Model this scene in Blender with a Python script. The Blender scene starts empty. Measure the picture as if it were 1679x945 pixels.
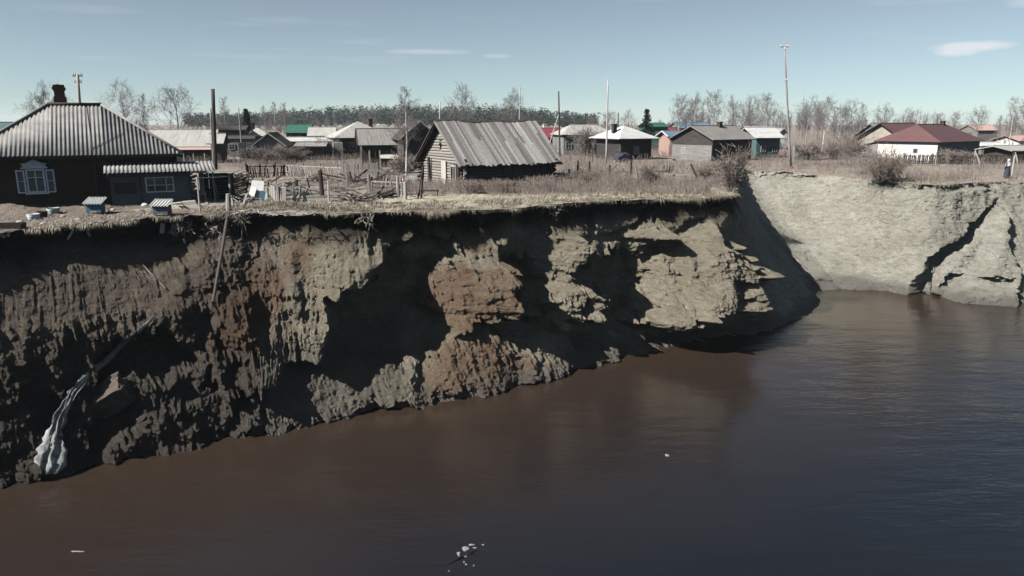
import bpy, math, random
import numpy as np
from mathutils import Vector, Matrix

# ------------------------------------------------------------------ camera, sky, sun, exposure
F, CX, CY = 1200.0, 839.5, 472.5          # focal length and centre in photo pixels
HOR = 203.0                               # row of the true horizon
G, CZ = 8.5, 12.9                         # village plateau and camera above the water (z = 0)
PITCH = math.atan((CY - HOR) / F)
sc = bpy.context.scene
col = sc.collection
cd = bpy.data.cameras.new('camera'); cam = bpy.data.objects.new('camera', cd); col.objects.link(cam)
cd.sensor_width = 36.0; cd.lens = 36.0 * F / 1679.0; cd.clip_start = 0.1; cd.clip_end = 20000
cam.location = (0, 0, CZ); cam.rotation_euler = (math.pi / 2 - PITCH, 0, 0)
sc.camera = cam

SUN_EL = math.radians(41)
SUN_AZ = math.atan2(-0.90, -0.436)       # clockwise from +Y
TOSUN = Vector((math.sin(SUN_AZ) * math.cos(SUN_EL), math.cos(SUN_AZ) * math.cos(SUN_EL), math.sin(SUN_EL)))
w = bpy.data.worlds.new('World'); sc.world = w; w.use_nodes = True
nt = w.node_tree; N = nt.nodes; L = nt.links
for n in list(N): N.remove(n)
out = N.new('ShaderNodeOutputWorld'); bg = N.new('ShaderNodeBackground'); bg.inputs['Strength'].default_value = 0.053
sky = N.new('ShaderNodeTexSky'); sky.sky_type = 'NISHITA'; sky.sun_disc = False
sky.sun_elevation = SUN_EL; sky.sun_rotation = SUN_AZ % (2 * math.pi)
sky.altitude = 100; sky.air_density = 0.65; sky.dust_density = 0.0; sky.ozone_density = 2.0
hs = N.new('ShaderNodeHueSaturation'); hs.inputs['Saturation'].default_value = 0.60; hs.inputs['Value'].default_value = 1.0
tint = N.new('ShaderNodeMixRGB'); tint.blend_type = 'MULTIPLY'; tint.inputs['Fac'].default_value = 1; tint.inputs['Color2'].default_value = (.74, .93, .86, 1)
L.new(sky.outputs['Color'], tint.inputs['Color1']); L.new(tint.outputs['Color'], hs.inputs['Color'])
# thin wisps of cloud, low in the sky all the way round
tc = N.new('ShaderNodeTexCoord'); mp = N.new('ShaderNodeMapping'); mp.inputs['Scale'].default_value = (1.6, 1.6, 26)
mp.inputs['Location'].default_value = (0.35, 0.0, 0.4)
L.new(tc.outputs['Generated'], mp.inputs['Vector'])
nz = N.new('ShaderNodeTexNoise'); nz.inputs['Scale'].default_value = 2.3; nz.inputs['Detail'].default_value = 5; nz.inputs['Roughness'].default_value = 0.55
L.new(mp.outputs['Vector'], nz.inputs['Vector'])
cr = N.new('ShaderNodeValToRGB'); cr.color_ramp.elements[0].position = 0.60; cr.color_ramp.elements[1].position = 0.80
cr.color_ramp.elements[1].color = (0.55, 0.55, 0.55, 1)
L.new(nz.outputs['Fac'], cr.inputs['Fac'])
def wmath(op, a, b):
    m = N.new('ShaderNodeMath'); m.operation = op
    for i, s in enumerate((a, b)):
        if s is None: continue
        if isinstance(s, (int, float)): m.inputs[i].default_value = s
        else: L.new(s, m.inputs[i])
    return m.outputs[0]
# one small flat cloud low over the right-hand houses
sep = N.new('ShaderNodeSeparateXYZ'); L.new(tc.outputs['Generated'], sep.inputs['Vector'])
nz2 = N.new('ShaderNodeTexNoise'); nz2.inputs['Scale'].default_value = 40; nz2.inputs['Detail'].default_value = 4
L.new(tc.outputs['Generated'], nz2.inputs['Vector'])
wob = wmath('MULTIPLY', wmath('SUBTRACT', nz2.outputs['Fac'], 0.5), 1.6)
ratio = wmath('DIVIDE', sep.outputs['X'], sep.outputs['Y'])
blobs = None
for (cx_, cz_, rx_, rz_) in ((0.600, 0.0838, 0.05, 0.0052), (0.582, 0.0800, 0.028, 0.006), (0.675, 0.127, 0.035, 0.006), (-0.11, 0.0905, 0.05, 0.0035), (-0.02, 0.086, 0.02, 0.003)):
    dx = wmath('DIVIDE', wmath('SUBTRACT', ratio, cx_), rx_); dz = wmath('DIVIDE', wmath('SUBTRACT', sep.outputs['Z'], cz_), rz_)
    r2 = wmath('ADD', wmath('MULTIPLY', dx, dx), wmath('MULTIPLY', dz, dz))
    b = wmath('SUBTRACT', 1.0, wmath('ADD', r2, wob))
    m = N.new('ShaderNodeMapRange'); m.inputs['From Min'].default_value = -0.5; m.inputs['From Max'].default_value = 0.9
    m.inputs['To Max'].default_value = 0.75 if cz_ < 0.085 and cx_ > 0 else 0.3
    L.new(b, m.inputs['Value'])
    blobs = m.outputs[0] if blobs is None else wmath('MAXIMUM', blobs, m.outputs[0])
ahead = wmath('GREATER_THAN', sep.outputs['Y'], 0.0)
fac = wmath('MAXIMUM', wmath('MULTIPLY', blobs, ahead), wmath('MULTIPLY', cr.outputs['Color'], 0.35))
mx = N.new('ShaderNodeMixRGB'); mx.inputs['Color2'].default_value = (8.2, 8.3, 8.6, 1)
L.new(fac, mx.inputs['Fac']); L.new(hs.outputs['Color'], mx.inputs['Color1'])
L.new(mx.outputs['Color'], bg.inputs['Color']); L.new(bg.outputs['Background'], out.inputs['Surface'])

sd = bpy.data.lights.new('sun', 'SUN'); sun = bpy.data.objects.new('sun', sd); col.objects.link(sun)
sd.energy = 5.0; sd.angle = math.radians(0.53); sd.color = (1.0, 0.955, 0.88)
sun.rotation_euler = TOSUN.to_track_quat('Z', 'Y').to_euler(); sun.location = (-60, -20, 60)
vs = sc.view_settings; vs.view_transform = 'Standard'; vs.look = 'None'; vs.gamma = 1.0; vs.exposure = 0.95; vs.use_curve_mapping = False
sc.cycles.max_bounces = 5; sc.cycles.diffuse_bounces = 0; sc.cycles.glossy_bounces = 3; sc.cycles.transparent_max_bounces = 6
sc.cycles.use_denoising = True

# ------------------------------------------------------------------ planning helpers
CP, SP = math.cos(PITCH), math.sin(PITCH)
def ray(px, py):
    a, b = (px - CX) / F, -(py - CY) / F
    return np.array([a, CP + b * SP, -SP + b * CP])
def at(px, py, z=G):
    d = ray(px, py); t = (z - CZ) / d[2]
    return d * t + np.array([0, 0, CZ])
def atd(px, py, y):
    d = ray(px, py); t = y / d[1]
    return d * t + np.array([0, 0, CZ])
def proj(P):
    P = np.asarray(P, float); x, y, z = P[..., 0], P[..., 1], P[..., 2] - CZ
    dep = y * CP - z * SP; up = y * SP + z * CP
    return CX + F * x / dep, CY - F * up / dep
def X(px, d, h=1.5): return (px - CX) / F * (d * CP + (CZ - G - h) * SP)
def HT(py, d): return atd(CX, py, d)[2] - G

# ------------------------------------------------------------------ noise
def _h(ix, iy, iz, s):
    n = (ix.astype(np.uint32) * np.uint32(374761393) + iy.astype(np.uint32) * np.uint32(668265263)
         + iz.astype(np.uint32) * np.uint32(2147483647) + np.uint32((s * 974711) & 0xffffffff))
    n = (n ^ (n >> np.uint32(13))) * np.uint32(1274126177)
    n = (n ^ (n >> np.uint32(15))) * np.uint32(2246822519)
    n = n ^ (n >> np.uint32(16))
    return n.astype(np.float64) * (2.0 / 4294967295.0) - 1.0
def vn(x, y, z, s=0):
    x, y, z = np.broadcast_arrays(np.asarray(x, float), np.asarray(y, float), np.asarray(z, float))
    fx, fy, fz = np.floor(x), np.floor(y), np.floor(z)
    ix, iy, iz = fx.astype(np.int64), fy.astype(np.int64), fz.astype(np.int64)
    u, v, q = x - fx, y - fy, z - fz
    u = u * u * (3 - 2 * u); v = v * v * (3 - 2 * v); q = q * q * (3 - 2 * q)
    r = 0
    for dx in (0, 1):
        for dy in (0, 1):
            for dz in (0, 1):
                r = r + _h(ix + dx, iy + dy, iz + dz, s) * (u if dx else 1 - u) * (v if dy else 1 - v) * (q if dz else 1 - q)
    return r
def fbm(x, y, z, o=4, s=0, g=0.5):
    r, a, t = 0, 1.0, 0
    for i in range(o):
        r = r + a * vn(x * 2.03 ** i, y * 2.03 ** i, z * 2.03 ** i, s + i); t += a; a *= g
    return r / t
def ridged(x, y, z, o=4, s=0, g=0.5):
    r, a, t = 0, 1.0, 0
    for i in range(o):
        r = r + a * (1 - 2 * np.abs(vn(x * 2.1 ** i, y * 2.1 ** i, z * 2.1 ** i, s + i))); t += a; a *= g
    return r / t
def clods(x, y, z, s=0):                     # rounded lumps with sharp joints between them
    best = np.full(np.shape(x), 9.0)
    fx, fy, fz = np.floor(x), np.floor(y), np.floor(z)
    for dx in (-1, 0, 1):
        for dy in (-1, 0, 1):
            for dz in (-1, 0, 1):
                a, b, c = fx + dx, fy + dy, fz + dz
                ia, ib, ic = a.astype(np.int64), b.astype(np.int64), c.astype(np.int64)
                px_, py_, pz_ = a + .5 + .45 * _h(ia, ib, ic, s), b + .5 + .45 * _h(ia, ib, ic, s + 7), c + .5 + .45 * _h(ia, ib, ic, s + 13)
                best = np.minimum(best, (x - px_) ** 2 + (y - py_) ** 2 + (z - pz_) ** 2)
    return 0.55 - np.sqrt(best)
def sstep(a, b, x):
    t = np.clip((x - a) / (b - a), 0, 1); return t * t * (3 - 2 * t)
def polymask(px, py, pts, soft):
    P = np.array(pts, float); m = np.zeros(px.shape)
    sel = (px > P[:, 0].min() - 3 * soft) & (px < P[:, 0].max() + 3 * soft) & (py > P[:, 1].min() - 3 * soft) & (py < P[:, 1].max() + 3 * soft)
    x, y = px[sel], py[sel]
    inside = np.zeros(x.shape, bool); dist = np.full(x.shape, 1e9)
    for i in range(len(P)):
        (x0, y0), (x1, y1) = P[i], P[(i + 1) % len(P)]
        dx, dy = x1 - x0, y1 - y0
        t = np.clip(((x - x0) * dx + (y - y0) * dy) / (dx * dx + dy * dy + 1e-9), 0, 1)
        dist = np.minimum(dist, np.hypot(x - x0 - t * dx, y - y0 - t * dy))
        c = ((y0 > y) != (y1 > y)) & (x < dx * (y - y0) / (dy if abs(dy) > 1e-9 else 1e-9) + x0)
        inside ^= c
    m[sel] = sstep(-soft, soft, np.where(inside, dist, -dist))
    return m
def linemask(px, py, pts, wdt):
    P = np.array(pts, float); d = np.full(px.shape, 1e9)
    for i in range(len(P) - 1):
        (x0, y0), (x1, y1) = P[i], P[i + 1]
        dx, dy = x1 - x0, y1 - y0
        t = np.clip(((px - x0) * dx + (py - y0) * dy) / (dx * dx + dy * dy), 0, 1)
        d = np.minimum(d, np.hypot(px - x0 - t * dx, py - y0 - t * dy))
    return np.exp(-(d / wdt) ** 2)

# ------------------------------------------------------------------ materials
MATS = {}
class NT:
    def __init__(s, name):
        s.m = bpy.data.materials.new(name); s.m.use_nodes = True
        s.t = s.m.node_tree; s.b = s.t.nodes['Principled BSDF']; s.L = s.t.links
    def n(s, typ, **kw):
        x = s.t.nodes.new(typ)
        for k, v in kw.items():
            if k in x.inputs: x.inputs[k].default_value = v
            else: setattr(x, k, v)
        return x
    def coord(s, scale=(1, 1, 1), kind='Object', vec=None):
        if vec is None: vec = s.n('ShaderNodeTexCoord').outputs[kind]
        m = s.n('ShaderNodeMapping'); m.inputs['Scale'].default_value = scale
        s.L.new(vec, m.inputs['Vector']); return m.outputs['Vector']
    def noise(s, vec, scale, detail=5, rough=0.6):
        x = s.n('ShaderNodeTexNoise'); x.inputs['Scale'].default_value = scale; x.inputs['Detail'].default_value = detail
        x.inputs['Roughness'].default_value = rough; s.L.new(vec, x.inputs['Vector']); return x.outputs['Fac']
    def ramp(s, fac, stops):
        r = s.n('ShaderNodeValToRGB'); e = r.color_ramp.elements
        while len(e) < len(stops): e.new(0.5)
        for i, (p, c) in enumerate(stops):
            e[i].position = p; e[i].color = (c if len(c) == 4 else (*c, 1)) if hasattr(c, '__len__') else (c, c, c, 1)
        s.L.new(fac, r.inputs['Fac']); return r.outputs['Color']
    def mix(s, fac, a, b, typ='MIX'):
        x = s.n('ShaderNodeMixRGB', blend_type=typ)
        for i, v in ((0, fac), (1, a), (2, b)):
            if isinstance(v, (int, float)): x.inputs[i].default_value = v if i == 0 else (v, v, v, 1)
            elif isinstance(v, tuple): x.inputs[i].default_value = (*v, 1)
            else: s.L.new(v, x.inputs[i])
        return x.outputs['Color']
    def math(s, op, a, b=0.0):
        x = s.n('ShaderNodeMath', operation=op)
        for i, v in ((0, a), (1, b)):
            if isinstance(v, (int, float)): x.inputs[i].default_value = v
            else: s.L.new(v, x.inputs[i])
        return x.outputs[0]
    def bump(s, h, strength, dist, prev=None):
        x = s.n('ShaderNodeBump'); x.inputs['Strength'].default_value = strength; x.inputs['Distance'].default_value = dist
        s.L.new(h, x.inputs['Height'])
        if prev is not None: s.L.new(prev, x.inputs['Normal'])
        return x.outputs['Normal']
def mat(name, c1, c2, scale=3.0, rough=0.9, stretch=(1, 1, 1), bump=0.3, dist=0.02, rnd=0.25, spec=0.2, metal=0.0, rust=None, fine=None):
    """weathered surface: two tones by noise, each object a shade of its own, fine relief"""
    if name in MATS: return MATS[name]
    k = NT(name); v = k.coord(stretch)
    oi = k.n('ShaderNodeObjectInfo')
    off = k.n('ShaderNodeVectorMath', operation='ADD'); k.L.new(v, off.inputs[0])
    cmb = k.n('ShaderNodeCombineXYZ'); r100 = k.math('MULTIPLY', oi.outputs['Random'], 57.0)
    for i in range(3): k.L.new(r100, cmb.inputs[i])
    k.L.new(cmb.outputs[0], off.inputs[1]); v = off.outputs[0]
    f = k.noise(v, scale, 6, 0.65)
    c = k.mix(k.ramp(f, [(0.32, 0.0), (0.68, 1.0)]), c1, c2)
    if rust:
        f2 = k.noise(v, scale * 0.45, 7, 0.7)
        c = k.mix(k.ramp(f2, [(rust[1], 0.0), (rust[1] + 0.16, 1.0)]), c, rust[0])
    br = k.n('ShaderNodeMapRange'); br.inputs['To Min'].default_value = 1 - rnd; br.inputs['To Max'].default_value = 1 + rnd
    k.L.new(oi.outputs['Random'], br.inputs['Value'])
    c = k.mix(1.0, c, br.outputs[0], 'MULTIPLY')
    k.L.new(c, k.b.inputs['Base Color']); k.b.inputs['Roughness'].default_value = rough
    k.b.inputs['Specular IOR Level'].default_value = spec; k.b.inputs['Metallic'].default_value = metal
    if bump: k.L.new(k.bump(k.noise(v, fine or scale * 3.5, 5, 0.7), bump, dist), k.b.inputs['Normal'])
    MATS[name] = k.m; return k.m

# ------------------------------------------------------------------ object helpers
def tag(o, label=None, cat=None, group=None, kind=None):
    if label: o['label'] = label
    if cat: o['category'] = cat
    if group: o['group'] = group
    if kind or label: o['kind'] = kind or 'thing'
    return o
def link(name, me, m=None, parent=None):
    o = bpy.data.objects.new(name, me); col.objects.link(o)
    if m is not None and me is not None and not me.materials: me.materials.append(m)
    if parent is not None: o.parent = parent
    return o
def thing(name, label, cat, loc=(0, 0, 0), rz=0.0, group=None):
    o = bpy.data.objects.new(name, None); col.objects.link(o); o.empty_display_size = 0.3
    o.location = loc; o.rotation_euler = (0, 0, rz)
    return tag(o, label, cat, group)
def copy_tree(o, parent=None):
    c = o.copy(); col.objects.link(c); c.parent = parent
    for ch in o.children: copy_tree(ch, c)
    return c
def np_mesh(name, V, Q, smooth=True):
    """mesh from numpy verts (n,3) and faces (m,3 or 4)"""
    V = np.ascontiguousarray(V, np.float32); Q = np.ascontiguousarray(Q, np.int32)
    me = bpy.data.meshes.new(name); k = Q.shape[1]
    me.vertices.add(len(V)); me.vertices.foreach_set('co', V.ravel())
    me.loops.add(Q.size); me.loops.foreach_set('vertex_index', Q.ravel())
    me.polygons.add(len(Q)); me.polygons.foreach_set('loop_start', np.arange(0, Q.size, k, dtype=np.int32))
    me.polygons.foreach_set('use_smooth', np.full(len(Q), smooth))
    me.update(calc_edges=True); return me
class MB:
    """collects simple shapes into one mesh"""
    def __init__(s): s.v = []; s.f = []
    def add(s, vs, fs, M=None):
        b = len(s.v)
        s.v += [tuple(M @ Vector(p)) if M is not None else tuple(p) for p in vs]
        s.f += [tuple(b + i for i in f) for f in fs]; return s
    def box(s, c, d, M=None):
        x, y, z = c; a, b, h = d[0] / 2, d[1] / 2, d[2] / 2
        vs = [(x + i * a, y + j * b, z + k * h) for k in (-1, 1) for j in (-1, 1) for i in (-1, 1)]
        return s.add(vs, [(0, 2, 3, 1), (4, 5, 7, 6), (0, 1, 5, 4), (2, 6, 7, 3), (0, 4, 6, 2), (1, 3, 7, 5)], M)
    def tube(s, pts, rads, n=6, cap=True):
        pts = [Vector(p) for p in pts]; b = len(s.v)
        for i, p in enumerate(pts):
            d = (pts[min(i + 1, len(pts) - 1)] - pts[max(i - 1, 0)]).normalized()
            a = d.orthogonal().normalized() if i == 0 else (a - a.dot(d) * d).normalized()
            c = d.cross(a); r = rads[i] if hasattr(rads, '__len__') else rads
            for k in range(n):
                t = 2 * math.pi * k / n; q = p + (a * math.cos(t) + c * math.sin(t)) * r; s.v.append(tuple(q))
        for i in range(len(pts) - 1):
            for k in range(n):
                k2 = (k + 1) % n; s.f.append((b + i * n + k, b + i * n + k2, b + (i + 1) * n + k2, b + (i + 1) * n + k))
        if cap:
            s.f.append(tuple(b + k for k in range(n))[::-1]); e = b + (len(pts) - 1) * n; s.f.append(tuple(e + k for k in range(n)))
        return s
    def slab(s, quad, th):
        """closed sheet of thickness th below a polygon given counter-clockwise from above"""
        q = [Vector(p) for p in quad]; nrm = Vector((0, 0, 0))
        for i in range(1, len(q) - 1): nrm += (q[i] - q[0]).cross(q[i + 1] - q[0])
        nrm.normalize(); n = len(q); lo = [p - nrm * th for p in q]
        return s.add(q + lo, [tuple(range(n)), tuple(range(2 * n - 1, n - 1, -1))] + [(i, n + i, n + (i + 1) % n, (i + 1) % n) for i in range(n)])
    def build(s, name, m, parent=None, smooth=False):
        me = bpy.data.meshes.new(name); me.from_pydata(s.v, [], s.f)
        if smooth: me.polygons.foreach_set('use_smooth', [True] * len(me.polygons))
        me.update(); return link(name, me, m, parent)
def segs_mesh(name, P0, P1, R0, R1, n=3):
    """many thin tapered sticks as one mesh"""
    P0, P1 = np.asarray(P0, float), np.asarray(P1, float); R0, R1 = np.asarray(R0, float), np.asarray(R1, float)
    d = P1 - P0; ln = np.linalg.norm(d, axis=1, keepdims=True); d = d / np.maximum(ln, 1e-9)
    ref = np.where(np.abs(d[:, 2:3]) > 0.9, np.array([[1.0, 0, 0]]), np.array([[0, 0, 1.0]]))
    a = np.cross(d, ref); a /= np.linalg.norm(a, axis=1, keepdims=True); c = np.cross(d, a)
    V = np.zeros((len(P0), 2 * n, 3))
    for k in range(n):
        t = 2 * math.pi * k / n; o = a * math.cos(t) + c * math.sin(t)
        V[:, k] = P0 + o * R0[:, None]; V[:, n + k] = P1 + o * R1[:, None]
    b = (np.arange(len(P0)) * 2 * n)[:, None]
    Q = np.concatenate([b + np.array([[k, (k + 1) % n, n + (k + 1) % n, n + k]]) for k in range(n)])
    return np_mesh(name, V.reshape(-1, 3), Q, smooth=True)
rng = random.Random(11); nr = np.random.default_rng(5)

# ------------------------------------------------------------------ ground, cliff, water
def gz(x, y):
    """height of the plateau"""
    x, y = np.asarray(x, float), np.asarray(y, float)
    near = sstep(160, 70, y)
    z = G + near * (0.10 * fbm(x * .18, y * .18, 0 * x, 3, 40) + 0.05 * fbm(x * .9, y * .9, 0 * x, 3, 47))
    z = z + 0.55 * np.exp(-(((x + 25.6) / 2.0) ** 2 + ((y - 36.2) / 0.9) ** 2))      # heap of earth under the house window
    z = z + 0.30 * np.exp(-(((x + 12.0) / 2.2) ** 2 + ((y - 38.6) / 0.8) ** 2))
    z = z - 0.5 * sstep(13.5, 19, x) * sstep(86, 68, y)                                # the right-hand bank lies a little lower
    return z
# shoreline and brink, planned on the water plane and on the plateau plane: u runs along the bank
top_px = [(-330, 415), (-130, 398), (0, 384), (120, 372), (270, 356), (420, 346), (520, 350), (600, 351), (750, 347), (900, 335), (1050, 328), (1150, 324)]
bot_px = [(-330, 850), (-130, 818), (0, 794), (140, 764), (300, 734), (400, 712), (500, 686), (600, 672), (750, 655), (900, 614), (1000, 591), (1150, 562)]
U0 = 1195.0
Tu = [p[0] for p in top_px]; Txy = [at(*p)[:2] for p in top_px]
Bu = [p[0] for p in bot_px]; Bxy = [at(*p, 0.0)[:2] for p in bot_px]
for u, p in ((1195, (1196, 322)), (1215, (1203, 317)), (1240, (1206, 306)), (1275, (1203, 293)), (1300, (1215, 284))):
    Tu.append(u); Txy.append(at(*p, G - .5 * (u - 1195) / 105)[:2])
for u, p in ((1195, (1208, 553)), (1215, (1262, 541)), (1240, (1315, 522)), (1275, (1358, 490)), (1300, (1376, 472))):
    Bu.append(u); Bxy.append(at(*p, 0.0)[:2])
for px_, ty, by in ((1300, 284, 474), (1400, 292, 474), (1460, 299, 478), (1530, 304, 489), (1600, 300, 494), (1679, 297, 497), (1900, 292, 503)):
    u = 1300 + (px_ - 1225)
    Tu.append(u); Txy.append(at(px_, ty, G - .5)[:2])
    bu = px_ if px_ > 1480 else px_ + (1480 - px_) * 0.42 + 2
    Bu.append(u); Bxy.append(at(bu, by, 0.0)[:2])
Txy, Bxy = np.array(Txy), np.array(Bxy)
# carry the bank on beyond the frame
def extend(U, P, first):
    d = np.array([-0.87, -0.49]) if first else np.array([0.97, -0.22])
    for k, s in enumerate((25, 80, 300, 1000, 3200)):
        q = (P[0 if first else -1] if k == 0 else base) + 0
        if k == 0: base = q
        q = base + d * s
        u = (-330 - 30 * (k + 1) * (k + 2)) if first else (1975 + 30 * (k + 1) * (k + 2))
        if first: U.insert(0, u); P = np.vstack([q, P])
        else: U.append(u); P = np.vstack([P, q])
    return P
Txy = extend(Tu, Txy, True); Txy = extend(Tu, Txy, False)
Bxy = extend(Bu, Bxy, True); Bxy = extend(Bu, Bxy, False)
us = np.concatenate([np.linspace(Tu[0], -330, 40, endpoint=False), np.linspace(-330, -60, 80, endpoint=False), np.linspace(-60, 1190, 960, endpoint=False),
                     np.linspace(1190, 1310, 130, endpoint=False), np.linspace(1310, 1790, 330, endpoint=False), np.linspace(1790, Tu[-1], 70)])
def smooth_interp(u, U, P):
    r = np.stack([np.interp(u, U, P[:, k]) for k in range(2)], 1)
    return r
TX = smooth_interp(us, Tu, Txy); BX = smooth_interp(us, Bu, Bxy)
core = (us > -200) & (us < 1900)
for A in (TX, BX):                                             # round the joints between the plan points
    for _ in range(3):
        B2 = A.copy(); kk = 9
        for j in range(2):
            p_ = np.convolve(np.pad(A[:, j], kk, mode='edge'), np.ones(2 * kk + 1) / (2 * kk + 1), 'valid')
            B2[:, j] = np.where(core, p_, A[:, j])
        A[:] = B2
nu = len(us); nv = 300
# ragged brink
rag = 0.35 * fbm(TX[:, 0] * .55, TX[:, 1] * .55, 0 * us, 4, 3) + 0.22 * fbm(TX[:, 0] * 2.2, TX[:, 1] * 2.2, 0 * us, 3, 9)
tang = np.gradient(0.5 * (TX + BX), axis=0); tang /= np.linalg.norm(tang, axis=1, keepdims=True)
nrm = np.stack([tang[:, 1], -tang[:, 0]], 1)
for _ in range(2):
    for j in range(2):
        nrm[:, j] = np.convolve(np.pad(nrm[:, j], 25, mode='edge'), np.ones(51) / 51, 'valid')
nrm /= np.linalg.norm(nrm, axis=1, keepdims=True)
rag = rag * core * np.where(us > 1250, .45, 1.0)
vv = np.concatenate([np.linspace(-0.12, 0, 8, endpoint=False), np.linspace(0, 0.9, nv - 58, endpoint=False), np.linspace(0.9, 1.0, 50)])
U2, V2 = np.meshgrid(us, vv)                                    # rows: height, columns: along
# foot of fallen earth: how high it reaches (vt) and how much of the set-back it takes (ht)
vt = np.interp(us, [-330, 0, 200, 330, 420, 470, 540, 660, 700, 740, 800, 880, 925, 945, 1000, 1045, 1060, 1130, 1190, 1230, 1290, 1330, 1975],
                   [.74, .74, .72, .66, .55, .34, .30, .30, .34, .40, .40, .32, .20, .10, .13, .06, .04, .035, .05, .5, .8, .9, .9])
ht = np.interp(us, [-330, 0, 330, 420, 560, 740, 880, 940, 1060, 1130, 1200, 1240, 1300, 1975],
                   [.88, .88, .86, .82, .80, .92, .9, .75, .45, .35, .45, .6, .9, .92])
VT, HTT = vt[None, :], ht[None, :]
Vc = np.clip(V2, 0, 1)
H = np.where(Vc < VT, HTT * (Vc / VT) ** np.where(U2 > 1290, 1.0, 0.85), HTT + (1 - HTT) * (Vc - VT) / (1 - VT))
Hb = np.interp(Vc.ravel(), [0, .30, .60, .87, .94, 1], [0, .25, .45, .95, .985, 1.0]).reshape(Vc.shape)
kb = sstep(660, 360, U2); H = H * (1 - kb) + Hb * kb
H = np.where(V2 < 0, V2 * 2.5, H)
ztop = gz(TX[:, 0], TX[:, 1])
P = np.zeros((len(vv), nu, 3))
P[..., :2] = BX[None] + (TX - BX)[None] * H[..., None]
P[..., 2] = np.where(V2 < 0, V2 * 9, ztop[None, :] * Vc)
P[..., :2] += nrm[None] * (rag[None, :] * sstep(.72, .96, V2))[..., None]
px, py = proj(P)
wp = px + 13 * fbm(P[..., 0] * .9, P[..., 1] * .9, P[..., 2] * .9, 4, 21); wq = py + 13 * fbm(P[..., 0] * .8 + 9, P[..., 1] * .8, P[..., 2] * .8, 4, 25)
hf1 = fbm(P[..., 0] * 3.2, P[..., 1] * 3.2, P[..., 2] * 2.4, 4, 31, .65); hf2 = fbm(P[..., 0] * 3.2 + 7, P[..., 1] * 3.2, P[..., 2] * 2.4, 4, 35, .65)
al_ = P[..., 0] * .86 + P[..., 1] * .5
wp = wp + 11 * hf1; wq = wq + 8 * hf2 + 16 * fbm(al_ * 2.3, 0 * al_, P[..., 2] * .25, 4, 39, .6)
left = U2 < 1225
# buttresses that stick out of the wall: their left flank climbs towards the viewer and breaks off on the right
LIT = [ (0.62, [(395, 455), (440, 405), (520, 385), (600, 357), (613, 380), (606, 452), (585, 468), (548, 482), (552, 530), (540, 572), (524, 590), (440, 575), (432, 520)]),
        (0.42, [(340, 470), (400, 440), (436, 520), (440, 590), (402, 635), (370, 650), (345, 600)]),
        (0.55, [(385, 440), (450, 400), (475, 560), (465, 620), (430, 640), (395, 620)]),
        (0.75, [(768, 352), (782, 352), (792, 375), (785, 402)]),
        (0.75, [(690, 495), (712, 462), (725, 440), (770, 425), (800, 420), (812, 440), (806, 520), (768, 522), (742, 545), (722, 515)]),
        (0.62, [(640, 375), (668, 352), (672, 385), (650, 402)]),
        (0.9, [(872, 385), (888, 376), (928, 378), (942, 412), (924, 440), (890, 450), (868, 430)]),
        (0.85, [(858, 522), (864, 475), (888, 445), (916, 448), (938, 470), (946, 508), (925, 522), (885, 524)]),
        (0.55, [(955, 412), (1010, 408), (1010, 424), (955, 428)]),
        (0.85, [(1000, 390), (1048, 374), (1052, 410), (1028, 400)]),
        (0.80, [(1040, 372), (1060, 354), (1078, 372), (1074, 408), (1106, 400), (1126, 370), (1156, 360), (1164, 385), (1160, 420), (1172, 455), (1178, 495), (1140, 505), (1112, 495), (1078, 502), (1074, 522), (1028, 530), (1033, 500), (1050, 450)]),
        (0.80, [(1170, 380), (1184, 388), (1206, 448), (1200, 470), (1184, 440)]),
        (0.55, [(1052, 515), (1098, 505), (1095, 528), (1052, 532)]) ]
s = np.zeros(px.shape)
for a, pts in LIT: s = np.maximum(s, a * polymask(wp, wq, pts, 5))
s *= np.clip(1.0 + 1.9 * fbm(al_ * 1.7, P[..., 1] * .2, P[..., 2] * .42, 4, 41, .6), np.where(px < 600, .35, -.25), 1.9)
rib = sstep(.42, .62, ridged(al_ * .62, P[..., 1] * .1, P[..., 2] * .16 + .3, 3, 43)) * sstep(520, 600, px) * sstep(1130, 1080, px) * sstep(.93, .80, V2) * sstep(.02, .14, V2 - vt[None, :] - .05) * np.clip(.5 + 1.6 * fbm(P[..., 0] * .5, P[..., 1] * .5, P[..., 2] * .6, 3, 45), 0, 1)
s = np.maximum(s, .8 * rib); s = np.where(left, s, 0)
du = np.linalg.norm(np.gradient(0.5 * (TX + BX), axis=0), axis=1)
A_ = np.zeros(px.shape); B_ = np.zeros(px.shape)
for arr, order in ((A_, range(nu)), (B_, range(nu - 1, -1, -1))):
    acc = np.zeros(len(vv))
    for i in order:
        on = np.clip(s[:, i] / 0.4, 0, 1); d_ = min(du[i], .5)
        acc = np.minimum(acc * (on + (1 - on) * math.exp(-d_ / (0.30 if arr is A_ else 0.9))) + s[:, i] * d_, 3.2)
        arr[:, i] = acc
wr_ = sstep(650, 870, U2); wl_ = sstep(640, 560, U2); D = (0.6 + .22 * wr_ + .10 * wl_) * A_ - (0.4 - .22 * wr_ - .30 * wl_) * B_
D += np.clip(s / .5, 0, 1) * (.25 + .2 * wr_) * (5.6 - P[..., 2])
ker = 2
D = np.apply_along_axis(lambda c: np.convolve(np.pad(c, ker, mode='edge'), np.ones(2 * ker + 1) / (2 * ker + 1), 'valid'), 0, D)
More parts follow.
